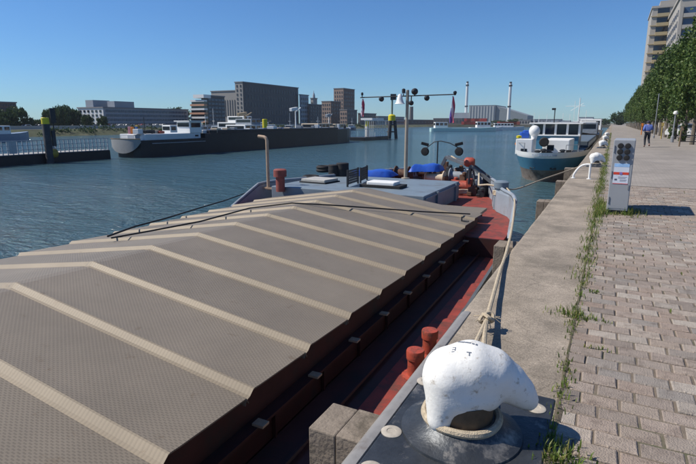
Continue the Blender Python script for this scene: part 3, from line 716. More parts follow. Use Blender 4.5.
for (x, y) in ((-.325,-.20),(-.335,.40),(.34,.40),(.34,-.36),(-.30,-.52)):
    G().lathe((x,y,.0105), [(.056,0),(.056,.004),(.05,.008),(.026,.008),(.024,.005),(.004,.005)], 24).build('bolt_cap', BOLT, boll, smooth=True)
# small worn stencil marks on top of the head
mk = G()
def on_head(px, py):
    o = EYE; d = sight(px,py).normalized(); best = None
    bb = bvh.ray_cast(o-Vector(BC_), d); return bb[0], bb[1]
from mathutils.bvhtree import BVHTree
bvh = BVHTree.FromPolygons([Vector(v) for v in g.v], [list(f) for f in g.f])
def stroke(a, b_, w):
    pts = [on_head(a[0]+(b_[0]-a[0])*i/4, a[1]+(b_[1]-a[1])*i/4) for i in range(5)]
    if any(p[0] is None for p in pts): return
    L_ = []; R2 = []
    for i, (p, n) in enumerate(pts):
        d = (pts[min(i+1,4)][0]-pts[max(i-1,0)][0]).normalized(); s = d.cross(n).normalized()*w/2; L_.append(p+n*.0015+s); R2.append(p+n*.0015-s)
    mk.loft([L_,R2], False)
for a, b_, w in (((458.5,342),(464.5,342.4),.014),((465,342.4),(471,343.2),.012),((472,343.6),(474.5,344.4),.011),((475.5,344.6),(477.6,345.2),.014),
                 ((452.5,348),(456,347.6),.005),((452,350),(455.5,349.6),.005),((455.8,347.4),(455,351),.005),((451.5,352),(454.5,351.8),.005),
                 ((466.5,352.2),(471.5,352.8),.006),((469.5,352.6),(469.2,356),.006)):
    stroke(a, b_, w)
if mk.f: tag(mk.build('stencil_marks', pm('stencil_ink',(.13,.15,.19),.7,var=.2,scale=40), boll), kind='stuff')
dup(boll, (-.47,21.5,0), 'white hook bollard just beyond the white ladder hoop')
dup(boll, (-.49,36.9,0), 'small looking white bollard beside the grass strip, past the blue ship bow')
dup(boll, (-.50,50.5,0), 'distant white bollard, second from the end of the visible row')
dup(boll, (-.51,65.0,0), 'farthest visible white bollard on the quay edge')

# mooring rope from the bow bitt to the near bollard, with a frayed knot
pts = [Vector((-.50,2.63,.10)), atz(484,341,.12), atz(487,319,.10), atz(493,296,.075), atz(500,271,.05), atz(505.5,255,.03), atz(511,233,-.03), atz(514,212,-.12), atz(514,198,-.15), BM @ Vector((bp_.x+.15,bp_.y-.05,2.48))]
def smoothp(pts, n=8):
    out = []
    for i in range(len(pts)-1):
        p0, p1, p2, p3 = pts[max(i-1,0)], pts[i], pts[i+1], pts[min(i+2,len(pts)-1)]
        for k in range(n):
            t_ = k/n; out.append(.5*((2*p1)+(p2-p0)*t_+(2*p0-5*p1+4*p2-p3)*t_**2+(3*p1-p0-3*p2+p3)*t_**3))
    return out+[pts[-1]]
rp_ = smoothp(pts)
MR = tag(G().tube(rp_, .019, 8).build('mooring_rope', ROPE, smooth=True), 'long tan mooring rope from the white bollard over the quay edge to the barge bow', 'rope')
k0 = atz(487,319,.10); k1 = Vector((-.70,2.60,.10))
G().tube(smoothp([k1, k0.lerp(k1,.5)+Vector((.02,0,.03)), k0]), .018, 8).build('rope_strand', ROPE, MR, smooth=True)
kn = G().tube([k0+Vector((math.cos(a)*.045,math.sin(a*1.5)*.05,math.sin(a)*.04)) for a in np.linspace(0,9,30)], .017, 6)
for i in range(14):
    a = random.uniform(0,6.28); kn.tube([k0, k0+Vector((math.cos(a)*.05,math.sin(a)*.05,.02)), k0+Vector((math.cos(a)*.11,math.sin(a)*.10,random.uniform(-.07,.03)))], .004, 4)
kn.build('rope_knot', ROPE, MR, smooth=True)

# ------------------------------------------------------------------ shore power cabinet
cz = empty('power_cabinet', (.05,10.32,0), 'tall grey shore power cabinet with six round sockets and a red banded sticker', 'cabinet', rz=R_(-1.8))
G().box(0,.345,0,1.1,.06,1.34).build('housing', CABINET, cz, bevel=.012)
G().box(.015,.33,.02,1.08,0,.062).build('plinth', DARKST, cz)
G().box(.012,.333,-.004,.0005,.10,1.31).build('front_door', CABINET, cz)
sk_ = G().lathe((0,0,0), [(.048,0),(.048,-.022),(.040,-.032),(.012,-.034)], 18, axis='Y').mesh('socket', BLACK, True)
for i in range(3):
    for j in range(2): inst('socket', sk_, cz, (.115+j*.115, -.004, 1.235-i*.105))
G().box(.05,.295,-.007,-.0035,.55,.92).build('sticker', pm('sticker_white',(.62,.66,.74),.4,var=.05,scale=9), cz)
G().box(.051,.294,-.009,-.0068,.72,.765).build('red_band', pm('sticker_red',(.62,.06,.03),.4,var=.08,scale=9), cz)
G().box(.051,.294,-.009,-.0068,.553,.563).build('red_line', pm('sticker_red',(.62,.06,.03)), cz)
G().box(.052,.293,-.0085,-.0068,.86,.918).build('sky_picture', pm('sticker_blue',(.30,.50,.78),.4,var=.2,scale=14), cz)
G().lathe((.17,-.0085,.742), [(.026,.001),(.026,-.003)], 18, axis='Y').build('round_emblem', pm('sticker_purple',(.22,.16,.42),.4,var=.1), cz)
G().box(.075,.115,-.009,-.0068,.615,.645).box(.13,.27,-.009,-.0068,.675,.680).box(.13,.25,-.009,-.0068,.655,.660).box(.16,.27,-.009,-.0068,.625,.630).box(.16,.26,-.009,-.0068,.605,.610).build('small_print', pm('print_ink',(.10,.10,.14),.5,var=.1), cz)

hg = G().lathe((0,0,0),[(.012,-.06),(.012,.06)],8).mesh('hinge', STEEL, True)
for z in (.25,.72,1.18): inst('hinge', hg, cz, (.020,-.008,z))
G().box(.30,.322,-.016,-.0045,.46,.54).lathe((.311,-.016,.5),[(.006,-.006),(.006,.0)],8,axis='Y').build('door_lock', STEEL, cz)
# ladder hoop
lh = empty('ladder_hoop', (-.70,16.45,0), 'white bent steel ladder hoop standing at the quay edge', 'hoop')
G().tube(smoothp([Vector((-.20,.05,0)),Vector((-.19,.05,.10)),Vector((-.12,.04,.24)),Vector((-.02,.02,.36)),Vector((.08,0,.415)),Vector((.20,-.02,.43))],6)+[Vector((.225,-.025,.425)),Vector((.235,-.03,.40)),Vector((.235,-.03,0))], .03, 10).build('hoop_tube', WHITE, lh, smooth=True)
for x, y in ((-.20,.05),(.235,-.03)): G().lathe((x,y,0), [(.07,0),(.07,.012),(.035,.016)], 14).build('foot_plate', WHITE, lh, smooth=True)

# ------------------------------------------------------------------ blue and white motor ship at the quay
SX, SY, KX, KZ = -4.2, 37.5, 1.15, .82
ship = empty('motor_ship', (SX,SY,WZ), 'blue and white motor ship with white dome and windowed wheelhouse moored bow towards us', 'ship'); ship.scale = (KX,1,KZ)
def sh(y, f):   # half width by distance from the stem (y) and flare f (0 waterline, 1 deck)
    t_ = max(0, min(1, (y+ (1.2*f) )/7.5)); return 2.95*(1-(1-t_)**2.2)**.75 if t_ > 0 else .02
lv = [(-.8,0),( .0,.0),(.75,.25),(1.3,.5),(1.95,.8),(2.25,.92),(2.62,1)]
rake = lambda f: 1.3*(1-f)
def shell(z0, z1, n, name, mat, out=0.0):
    rows = []
    for i in range(n+1):
        z = z0+(z1-z0)*i/n
        f = np.interp(z, [a for a, _ in lv], [b_ for _, b_ in lv]); row = []
        for y in list(np.linspace(0,1,8)**1.6*8)+[14,30,45]:
            yy = y+rake(f)-.0; tt = max(0,min(1,y/7.5)); w = (1.95+.42*f)*max(.0,(1-(1-tt)**2.0))**.5 if tt > 0 else 0
            zz = z
            row.append((w+out, yy, zz))
        rows.append([(-x,y_,z_) for x,y_,z_ in reversed(row)]+row[1:])
    o = G().loft(rows, False).build(name, mat, ship, smooth=True); o.data.set_sharp_from_angle(angle=3.1); return o
shell(-.8,1.05,6,'hull_bottom',HULLBOT); shell(1.05,2.12,6,'hull',HULLBLU); shell(2.12,2.62,4,'bulwark',WHITE)
# lettering strip and anchors
nm = G(); xx = -.05
for i, wdt in enumerate((.10,.09,.11,.08,.10,.09,.10,.09,.11)):
    y0 = -.02; x0 = -.55+i*.16
    def sf(x): 
        tt = 1-(1-min(1,(abs(x)/2.3)**(1/.5)))**.5; return tt*7.5+rake(.96)
    for dx in (0, wdt-.025):
        nm.bar((x0+dx, sf(x0+dx)-.03, 2.33),(x0+dx, sf(x0+dx)-.03, 2.48),.03,.025,up=(0,1,0))
    nm.bar((x0, sf(x0)-.03, 2.47 if i % 2 else 2.34),(x0+wdt-.02, sf(x0+wdt)-.03, 2.47 if i % 2 else 2.34),.025,.03)
tag(nm.build('bow_lettering', pm('lettering_blue',(.30,.36,.45),.5,var=.1), ship), kind='stuff')
an = G().bar((-.45,1.15,1.85),(-.45,.95,1.2),.12,.12).bar((-.75,1.15,1.2),(-.15,1.0,1.2),.14,.16).bar((.5,1.15,1.85),(.5,.95,1.2),.12,.12).bar((.2,1.0,1.2),(.8,1.15,1.2),.14,.16)
an.build('anchor', DARKST, ship, bevel=.02)
poly = []
for y in list(np.linspace(0,1,9)**1.6*8)+[14,30,45]:
    tt = max(0,min(1,y/7.5)); poly.append((1.86*max(0,(1-(1-tt)**2))**.5, y+1.2))
G().prism(poly+[(-x,y) for x,y in reversed(poly[1:])], 1.9, 2.2).build('deck', pm('ship_deck_grey',(.25,.27,.28),.7,var=.2,scale=2), ship)
def sp_(px, py, y): q = aty(px, py, SY+y); return Vector(((q.x-SX)/KX, y, (q.z-WZ)/KZ))
# forward white house, wheelhouse
a, bq = sp_(516,139,3.2), sp_(543,152,3.2)
fh = G().box(a.x, sp_(533,139,3.2).x, 3.2, 5.2, 2.2, a.z).build('forward_house', WHITE, ship, bevel=.05)
G().box(a.x+.35,a.x+.75,3.19,3.21,2.4,2.75).build('house_door', GLASS, fh)
c2 = sp_(570,140,6.0); c1 = sp_(543,140,6.0)
mh = G().box(c1.x, c2.x, 6.0, 11.5, 2.2, c2.z).build('main_house', WHITE, ship, bevel=.06)
G().box(c1.x+.3,c1.x+.75,5.99,6.01,2.45,3.0).build('porthole', GLASS, mh)
w0, w1 = sp_(533,125,12), sp_(580,125,12)
wz0 = sp_(550,139,12).z; wz1 = sp_(550,124,12).z; wsl = sp_(550,134.5,12).z
wh = G().box(w0.x, w1.x, 12, 16, 2.2, wsl).build('wheelhouse', HULLBLU, ship, bevel=.04)
nwin = 4; ww = (w1.x-w0.x)/nwin
for i in range(nwin):
    G().box(w0.x+i*ww+.09, w0.x+(i+1)*ww-.09, 12.05, 12.09, wsl+.02, wz1-.02).build('window_pane', GLASS, wh)
for i in range(nwin+1):
    G().box(w0.x+i*ww-.08, w0.x+i*ww+.08, 12.0, 12.14, wsl, wz1).build('window_post', WHITE, wh)
G().box(w1.x-.06, w1.x-.02, 12.2, 15.8, wsl+.02, wz1-.02).box(w0.x+.02, w0.x+.06, 12.2, 15.8, wsl+.02, wz1-.02).build('side_window', GLASS, wh)
G().box(w0.x-.05, w1.x+.05, 15.9, 16, wsl, wz1).build('rear_wall', WHITE, wh)
G().box(w0.x-.25, w1.x+.25, 11.7, 16.3, wz1, wz1+.14).build('wheelhouse_roof', WHITE, wh, bevel=.04)
G().box(w0.x-.1, w1.x+.1, 11.86, 11.99, wsl-.14, wsl).build('window_sill', WHITE, wh)
dm = sp_(534.5,131,4.2); rr_ = 5.4*(SY+4.2)*.9/500
do_ = G().lathe((0,0,0), [(rr_*math.sin(t_)+.005, -rr_*math.cos(t_)*1.08) for t_ in np.linspace(.3,math.pi,14)], 24).lathe((0,0,-rr_*1.2),[(rr_*.5,-.1),(rr_*.6,rr_*.35)],18).build('satellite_dome', WHITE, ship, smooth=True, loc=(dm.x,4.2,dm.z)); do_.scale = (1/KX,1,1/KZ)
q = sp_(524.5,136,4.6); G().obox((q.x,4.6,q.z+.1),(.62,.6,.6),.2).obox((q.x+.1,4.6,q.z+.45),(.4,.5,.2),.4).build('covered_boat_winch', TARP, ship, bevel=.12)
q = sp_(519,137,3.4); G().lathe((q.x,3.4,q.z),[(.16,-.1),(.18,.1),(.05,.16)],12).build('mushroom_vent', YELLOW, ship, smooth=True)
for (px, py, h) in ((544,146,.9),(549,147,.6),(538,147,.7),(563,147,.7)):
    q = sp_(px,py,2.6 if px < 545 else 4.5); G().lathe((q.x,q.y,2.2),[(.13,0),(.13,h*.4),(.2,h*.45),(.2,h*.6),(.1,h*.7)],12).obox((q.x,q.y,2.3),(.5,.3,.25)).build('deck_bitt', DARKST, ship, smooth=True)
q = sp_(544,142,5.7); lo_ = G().lathe((0,0,0), [(.08,-.1),(.30,-.1),(.38,0),(.30,.1),(.08,.1)], 20, axis='Y').build('lifebuoy', BLACK, ship, smooth=True, loc=(q.x,5.7,q.z)); lo_.scale = (1/KX,1,1/KZ)
q = sp_(568,152,2.9); G().obox((q.x,3.4,2.45),(.3,.2,.5)).build('chock', BLACK, ship)
tz = wz1+.14
def mastp(px, py0, py1, y, r, label=None):
    q = sp_(px, py0, y); return G().tube([(q.x,y,tz-.02),(q.x,y,sp_(px,py1,y).z)], r, 6)
ant = mastp(554,122,109,13,.04).obox((sp_(554,109,13).x,13,sp_(554,109,13).z),(.28,.25,.22)); ant.build('radar_mast', DARKST, ship)
an2 = mastp(578,122,98,14.5,.04); q = sp_(578,106,14.5); an2.tube([(q.x-.9,14.5,q.z),(q.x+.5,14.5,q.z)],.025,6).tube([(q.x-.5,14.5,q.z-.5),(q.x+.4,14.5,q.z+.3)],.02,6)
an2.build('signal_mast', WHITE, ship)
a3 = G()
for px, py1 in ((533,113),(538,115),(546,114),(562,113),(569,114),(585,110),(573,101)):
    q = sp_(px,122,13); a3.tube([(q.x,13.5,tz-.02),(q.x,13.5,sp_(px,py1,13.5).z)], .014, 5)
a3.build('whip_aerial', WHITE, ship)
G().box(w0.x+.3,w1.x-.2,13,15.5,tz,tz+.12).box(w0.x+1.2,w1.x-.8,13.2,14.5,tz+.121,tz+.25).build('roof_gear', PALEBLU, wh)
G().tube([(-1.9,3.4,2.6),(-1.9,3.4,3.3),(-1.3,2.2,3.3),(-1.3,2.2,2.6)],.025,6).tube([(1.2,2.2,2.6),(1.2,2.2,3.2),(1.85,3.3,3.2),(1.85,3.3,2.6)],.025,6).build('bow_rail', STEEL, ship, smooth=True)
G().tube([(-2.05,4.0,2.6),(-2.05,4.0,3.1)],.02,6).obox((-2.05,4.0,3.15),(.2,.2,.2)).build('side_light', ORANGE, ship)
G().box(-2.0,2.0,17,43,2.2,3.0).build('cargo_hatch', pm('ship_hatch',(.10,.13,.16),.6,var=.2,scale=.6), ship, bevel=.1)
# bow line of the cargo barge, running on to the second bollard
q0_ = BM @ Vector((bp_.x,bp_.y,2.5))
tag(G().tube(smoothp([q0_, aty(516,189,16.0), aty(545,178.5,18.4), Vector((-1.25,20.8,-.12)), Vector((-.66,21.4,.11))]), .022, 6).build('bow_line', ROPE, smooth=True), 'thin tan bow line from the barge bow bitt to the second bollard', 'rope')

# ------------------------------------------------------------------ simple vessels
def boat(x, y, L_, B, hull_h, rz, hullm, cabs, label, cat='boat', bowlen=.3, group=None, stripe=None):
    """hull with pointed bow (+y), deck, stepped cabins with window strips"""
    o = empty('boat' if cat == 'boat' else cat.replace(' ','_'), (x,y,WZ), label, cat, group, rz)
    rings = []; ysn = [0,.03,.5,1-bowlen,1-bowlen*.6,1-bowlen*.25,1]; hw = [.85,.95,1,1,.86,.5,.04]
    for f, w in zip(ysn, hw):
        yy = L_*(f-.5); sheer = hull_h*(1+.28*max(0,(f-.6)/.4)**2); b0 = B/2*w
        rings.append([(b0*.8,yy-L_*.02*(f > .9),-.4),(b0*.93,yy,0),(b0,yy,sheer),(-b0,yy,sheer),(-b0*.93,yy,0),(-b0*.8,yy-L_*.02*(f > .9),-.4)])
    G().loft(rings, True, True, True).build('hull', hullm, o)
    for (f0, f1, wf, z0, z1, cm, win) in cabs:
        z0 *= hull_h; c = G().box(-B/2*wf, B/2*wf, L_*(f0-.5), L_*(f1-.5), z0-.05, z1).build('cabin', cm, o, bevel=.08)
        if win:
            nwn = max(2, int(L_*(f1-f0)/1.6)); st = L_*(f1-f0)/nwn
            wz = (z0+(z1-z0)*.45, z0+(z1-z0)*.85)
            me = G().box(-B/2*wf-.03,-B/2*wf+.01,.15*st,.85*st,wz[0],wz[1]).box(B/2*wf-.01,B/2*wf+.03,.15*st,.85*st,wz[0],wz[1]).mesh('window', GLASS)
            for i in range(nwn): inst('window', me, o, (0,L_*(f0-.5)+i*st,0))
            for ya in (L_*(f0-.5)-.03, L_*(f1-.5)-.01): G().box(-B/2*wf*.85,B/2*wf*.85,ya,ya+.04,wz[0],wz[1]).build('end_window', GLASS, o)
    return o
# dark barge across the basin
BX, BW2 = -52.6, 2.6
BS = atx(142,150,BX+BW2).y                       # stern
b2 = empty('dark_barge', (BX,BS,WZ), 'long black hulled barge with white stern cabin lying across the basin', 'barge')
def by(px): return atx(px,150,BX+BW2).y-BS
def bz(px, py): return atx(px,py,BX+BW2).z-WZ
yc, yb = by(206), by(357); zs, zc = 2.05, bz(206,133.5)
zb = bz(357,128.5)
rings = []
for yy, w, tz_ in ((-.2,.5,zs),(.3,.8,zs),(1.4,.97,zs),(yc-.02,1,zs+.05),(yc,1,zc),(yb-9,1,(zc+zb)/2),(yb-4,.86,zb),(yb-1.2,.5,zb+.1),(yb,.06,zb+.15)):
    w *= BW2; rings.append([(w*.9,yy,-.6),(w,yy,0),(w,yy,tz_),(-w,yy,tz_),(-w,yy,0),(-w*.9,yy,-.6)])
G().loft(rings, True, True, True).build('hull', HULLBLK, b2)
G().loft([[(w+.01,yy,1.62),(w+.03,yy,1.67),(w+.01,yy,1.72)] for w,yy in [(BW2,1.6),(BW2,yc)]], False).build('rubbing_strake', pm('grey_strake',(.28,.28,.29),.6), b2)
# rounded pale stern plate, lower edge curved like a half disc
SG = pm('stern_grey',(.27,.27,.265),.55,var=.1)
rows = []
for k in range(15):
    a = -math.pi/2+math.pi*k/14; x = 2.55*math.sin(a); y = .0-.7*math.cos(a); low = 2.1-1.6*max(0,1-(x/2.58)**2)**.5
    rows.append([(x,y,low),(x,y-.03,(low+2.2)/2),(x,y-.05,2.2)])
G().loft(rows, False).build('stern_plate', SG, b2, smooth=True)
G().loft([[(x*1.01,y-.06,2.2),(x*1.03,y-.1,2.30),(x*.95,y+.08,2.30)] for x,y in [(2.55*math.sin(-math.pi/2+math.pi*k/14), -.7*math.cos(-math.pi/2+math.pi*k/14)) for k in range(15)]], False).build('stern_rail', pm('varnished_rail',(.42,.27,.15),.5), b2)
CABW = pm('cabin_white',(.58,.60,.62),.5,var=.06,scale=1)
c0, c1 = by(148), by(203); cz1 = bz(175,133.5)
G().box(-2.2,2.35,c0,c1,zs,cz1).build('stern_cabin', CABW, b2, bevel=.06)
for px in (161,173,181,188.5):
    y = by(px); G().box(2.34,2.39,y-.42,y+.42,zs+.45,cz1-.3).build('cabin_window', GLASS, b2)
y = by(199); G().box(2.34,2.39,y-.3,y+.3,zs+.3,cz1-.25).build('cabin_window', GLASS, b2)
G().box(-1.9,1.9,.9,c0-.02,zs,cz1-.25).build('stern_locker', WHITE, b2, bevel=.05)
w0y, w1y = by(192.5), by(198); wt = bz(192,121.5)
xl = aty(177,128,BS+w0y).x-BX
whb = G().box(xl,2.4,w0y,w1y+1.2,cz1,wt).build('wheelhouse', WHITE, b2, bevel=.05)
G().box(xl+.15,2.25,w0y-.05,w0y+.02,cz1+.55*(wt-cz1),wt-.18).build('front_window', GLASS, whb)
G().box(2.37,2.44,w0y+.25,w1y+.9,cz1+.5*(wt-cz1),wt-.18).build('side_window', GLASS, whb)
G().box(xl-.2,2.6,w0y-.3,w1y+1.4,wt,wt+.12).build('wheelhouse_roof', WHITE, whb)
G().box(-2.2,2.2,yc+1.5,yb-8,zc-.1,zc+.45).build('hold_cover', HULLBLK, b2, bevel=.05)
def bgear(px, pyt, pyb, dx, w, mat, name, bev=.04):
    y = by(px); h0 = bz(px,pyb); h1 = bz(px,pyt); gx = 1.7-dx*.8
    if px < 144: y = 1.3; gx = aty(px,130,BS+y).x-BX; h0 = 2.05 if name == 'deck_locker' else 2.75; h1 = h0+max(.5,h1-h0) if name != 'deck_locker' else 2.75
    return G().obox((gx,y,(h0+h1)/2),(w,w*1.1,max(.1,h1-h0)),.2).build(name, mat, b2, bevel=bev)
for px, pt, pb, dx, w, mt, nm_ in ((130,127,134,2,.35,pm('pink_gear',(.5,.22,.26),.6),'deck_gear'),(137,127,134,1,.3,BLUEP,'deck_gear'),(133,133,139,1,1.0,WHITE,'deck_locker'),(140,132,138,0,.9,PALEBLU,'deck_locker'),(146,127,134,1.5,.28,ORANGE,'deck_gear'),(152,125,133,1.6,.4,pm('ochre',(.35,.25,.08),.7),'deck_gear'),
      (147,129,134,.5,.8,WHITE,'deck_locker'),(157,130,133.5,1,1.5,DARKST,'deck_gear'),(164,130,133.5,1,1.0,CREAM,'deck_gear'),(169,131,133.5,.6,.8,REDOX,'deck_gear'),(205,128,135,.6,.9,STEEL,'deck_gear')):
    bgear(px,pt,pb,dx,w,mt,nm_)
for px, pt in ((151,117),(158,124),(143,128),(125,136),(119,139)):
    y = by(px) if px > 144 else 1.3; gx = 1.8 if px > 144 else aty(px,130,BS+1.3).x-BX; G().tube([(gx,y,bz(px,134) if px > 144 else 2.0),(gx,y,bz(max(px,144),pt))], .045, 5).build('stanchion', DARKST, b2)
for i, px in enumerate(np.linspace(211,352,26)):
    random.seed(i+50); bgear(px, 133.5-(px-206)*.035-random.uniform(1.5,5), 133.5-(px-206)*.035, random.uniform(0,2.5), random.uniform(.4,1.3), random.choice([WHITE,WHITE,PALEBLU,CREAM,STEEL,BLUEP,DARKST]), 'deck_gear')
# vessels moored on its far side
hullw = pm('white_hull',(.60,.62,.64),.4,var=.06); hullg = pm('grey_hull',(.20,.22,.24),.5,var=.1)
boat(-68,92,26,6,2.2,0,hullw,[(.1,.5,.85,1,3.7,WHITE,True),(.2,.32,.7,1.65,4.9,PALEBLU,True)],'white passenger boat behind the middle of the dark barge')
boat(-69,122,24,6,2.2,0,hullg,[(.08,.4,.85,1,3.9,CREAM,True)],'grey boat with cream cabin beyond the dark barge bow')
boat(-79,104,30,7,2.4,0,HULLBLK,[(.1,.5,.85,1,4.2,WHITE,True),(.2,.3,.7,1.7,5.6,WHITE,True)],'black hulled tug with white wheelhouse in the third row')
rs_ = random.Random(17)
craft = [('small white launch with a low cabin',hullw,WHITE),('grey workboat with a pale cabin',hullg,PALEBLU),('little black tug with a cream cabin',HULLBLK,CREAM),('navy motor cruiser with a white cabin',pm('navy_hull',(.03,.05,.10),.4),WHITE)]
spot_ = ['before the silo end wall','before the office block','below the middle of the dark silo','below the right end of the dark silo','before the mill building','before the domed tower','below the brick tower','beside the landing stage canopy','before the long far office','between the office block and the silo']
for i, px in enumerate((222,206,270,290,312,318,340,352,186,214)):
    X = -88-rs_.uniform(0,45); p = atx(px,131,X); nm_, hm, cm = craft[i % 4]; L_ = rs_.uniform(11,17)
    o = boat(X,p.y,L_,3.8,1.5,R_(rs_.uniform(-25,25)),hm,[(.15,.6,.8,1,rs_.uniform(2.8,3.6),cm,True)],nm_+' '+spot_[i])
    G().tube([(0,0,1.4),(0,0,rs_.uniform(5,9))],.06,5).tube([(-.7,0,4.6),(.7,0,4.6)],.04,5).build('mast', WHITE if i % 2 else DARKST, o)
# deck cranes / cabins on posts seen above the barge
def postlamp(px, pyb, pyt, X, hw, label, mat, cabm):
    p = atx(px,pyb,X); zt = atx(px,pyt,X).z
    o = empty('harbour_crane', (X,p.y,WZ), label, 'crane')
    G().tube([(0,0,0),(0,0,zt-WZ)], [.22,.13], 8).build('column', mat, o)
    G().obox((.2,-hw*.4,zt-WZ+.4),(.7,hw,.7),0,.12).bar((0,0,zt-WZ-.2),(0,hw*.9,zt-WZ+.8),.22,.25).build('jib', cabm, o, bevel=.05)
    return o
postlamp(296,133,111,-66,2.6,'white deck crane with drooping jib before the dark silo', WHITE, WHITE)
postlamp(329,133,117,-68,2.0,'small white deck crane before the brick tower', WHITE, PALEBLU)
postlamp(245,124,116,-74,2.8,'tan excavator arm standing on a boat before the silo', pm('tan_machine',(.35,.27,.17),.6), pm('tan_machine',(.35,.27,.17),.6))

# pontoon with railing
RAILP = pm('rail_grey_white',(.42,.43,.44),.5,var=.1)
pn = empty('pontoon', (-54.0,22,WZ), 'long dark landing pontoon with white railing at left', 'pontoon')
G().box(-1.4,1.4,-24,18.3,-.3,1.0).build('float', HULLBLK, pn, bevel=.05)
G().box(-1.35,1.35,-23.9,18.2,1.002,1.06).build('pontoon_deck', pm('pontoon_deck',(.30,.29,.28),.8,var=.2), pn)
postm = G().box(1.24,1.30,-.05,.05,1.06,2.4).mesh('railing_post', RAILP)
for i in range(86):
    y = -23.5+i*.49
    if y < 18.2: inst('railing_post', postm, pn, (0,y,0))
for z in (1.5,1.95,2.4): G().box(1.235,1.305,-23.9,18.2,z-.03,z+.03).build('railing_bar', RAILP, pn)
pan = G().box(1.262,1.278,.1,.88,1.15,2.35).mesh('railing_panel', RAILP)
rq = random.Random(2)
for i in range(44):
    if rq.random() < .3 and -23.5+i*.98 < 17.3: inst('railing_panel', pan, pn, (0,-23.5+i*.98,0))
def pile(px, pyb, X, pyt, r, label, cap=.2, mat=PILE, sign=False):
    p = atx(px,pyb,X); zt = atx(px,pyt,X).z; h = zt-WZ
    o = empty('mooring_pile', (X,p.y,WZ), label, 'mooring pile', 'mooring piles with yellow tops')
    G().lathe((0,0,0), [(r,-1),(r,h*(1-cap)),(r*.99,h*(1-cap)+.01)], 16).build('shaft', mat, o, smooth=True)
    G().lathe((0,0,0), [(r*1.02,h*(1-cap)),(r*1.02,h-.05),(r*.9,h),(.02,h)], 16).build('yellow_cap', YELLOW, o, smooth=True)
    if sign:
        G().obox((.4,.62,h+.2),(.08,.55,1.5)).tube([(.3,.62,h-3),(.3,.62,h)],.06,6).build('sign_board', DARKST, o)
        G().obox((.3,.5,h*.55),(.2,.35,1.6)).build('ladder', PILE, o)
    return o
pile(50.5,163,-52.2,117.5,.37,'thick dark mooring pile with yellow cap by the pontoon',.14,PILE,True)
pile(265.5,140,-62,119,.5,'mooring pile with yellow cap behind the dark barge',.5)
pile(367,137,-53,119,.42,'slim mooring pile with yellow cap by the second landing',.35,pm('pale_pile',(.42,.42,.40),.7))
G_y = atz(49,165,WZ+.7)
fd = tag(G().lathe((0,0,0),[(.1,-.5),(.45,-.35),(.5,0),(.45,.35),(.1,.5)],14,axis='Y').build('float_fender', pm('mustard_fender',(.30,.22,.03),.6,var=.2), smooth=True, loc=(-52.35,atx(54,160,-52.3).y,WZ+1.0)), 'mustard coloured fender at the foot of the thick pile', 'fender')
# second landing by the barge bow
l2 = empty('landing_stage', (-52.5,112,WZ), 'pale landing stage with white railings beyond the dark barge bow', 'landing stage')
G().box(-2,2,-6,8,-.3,.8).build('float', HULLBLK, l2, bevel=.05)
lp = G().box(1.8,1.88,-.05,.05,.8,4.6).mesh('railing_post', WHITE)
for i in range(12): inst('railing_post', lp, l2, (0,-5.5+i*1.1,0))
G().box(1.8,1.88,-5.8,7.8,2.6,2.75).box(1.8,1.88,-5.8,7.8,4.5,4.65).build('railing_bar', WHITE, l2)
G().box(-1.5,1.5,-1,6,4.7,5.2).build('canopy', WHITE, l2)
# dolphin with light
dpz = atz(391.5,138.5,WZ)
do = empty('dolphin', (dpz.x,dpz.y,WZ), 'dark three pile dolphin with yellow band and signal post in open water', 'dolphin')
for k in range(3):
    a = k*2.1+.3; G().tube([(1.3*math.cos(a),1.3*math.sin(a),-1),(.8*math.cos(a),.8*math.sin(a),4.6)], .42, 10).build('pile', PILE, do, smooth=True)
G().lathe((0,0,1.6),[(1.25,0),(1.3,.3)],14).lathe((0,0,3.4),[(1.2,0),(1.25,.3)],14).build('ring_beam', PILE, do)
G().lathe((0,0,4.6),[(.95,0),(.95,1.3),(.6,1.6)],14).build('yellow_band', YELLOW, do, smooth=True)
G().tube([(0,0,6.2),(0,0,10.0)],.28,8).build('signal_post', pm('green_grey',(.22,.28,.22),.6), do, smooth=True)
G().obox((.3,0,10.6),(1.5,.3,1.5),.4).build('signal_board', DARKST, do, bevel=.05)

# small craft left, far right
boat(atx(-14,142,-118).x, atx(-14,142,-118).y, 20, 4.5, 1.7, R_(8), pm('blue_grey_hull',(.20,.25,.32),.4,var=.06), [(.06,.72,.88,1,3.5,WHITE,True),(.2,.6,.75,2.0,5.0,WHITE,True)], 'white cruise boat with two window decks at the left edge')
p = atz(463,131.5,WZ)
boat(p.x, p.y, 30, 6, 1.6, R_(-62), pm('pale_turquoise_hull',(.42,.62,.62),.4,var=.05), [(.06,.25,.7,1,4.2,WHITE,True)], 'low pale turquoise boat in front of the red containers')
p = atz(486,130.6,WZ)
boat(p.x, p.y, 17, 5, 1.6, R_(-62), hullw, [(.2,.6,.7,1,4.4,WHITE,True)], 'white motor yacht right of the turquoise boat')
p = atz(505,130.0,WZ)
boat(p.x, p.y, 20, 5, 1.6, R_(-70), hullw, [(.2,.7,.7,1,3.6,WHITE,True)], 'white yacht below the right chimney')
# vessels along the quay beyond the blue ship
boat(-4.6,96,26,5.4,2.2,math.pi,HULLBLK,[(.06,.3,.85,1,4.2,PALEBLU,True)],'dark hulled barge moored behind the blue and white ship')
boat(-5.2,118,24,5.5,2.0,math.pi,hullw,[(.1,.6,.8,1,4.4,WHITE,True)],'white launch moored along the quay in the distance')
boat(-5.2,150,30,6,2.2,math.pi,hullw,[(.1,.55,.85,1,5,WHITE,True)],'white river boat farthest along the quay')
boat(-13.5,140,24,5,1.8,math.pi,hullw,[(.1,.5,.85,1,3.9,CREAM,True)],'cream cabin boat lying outside the white launch')

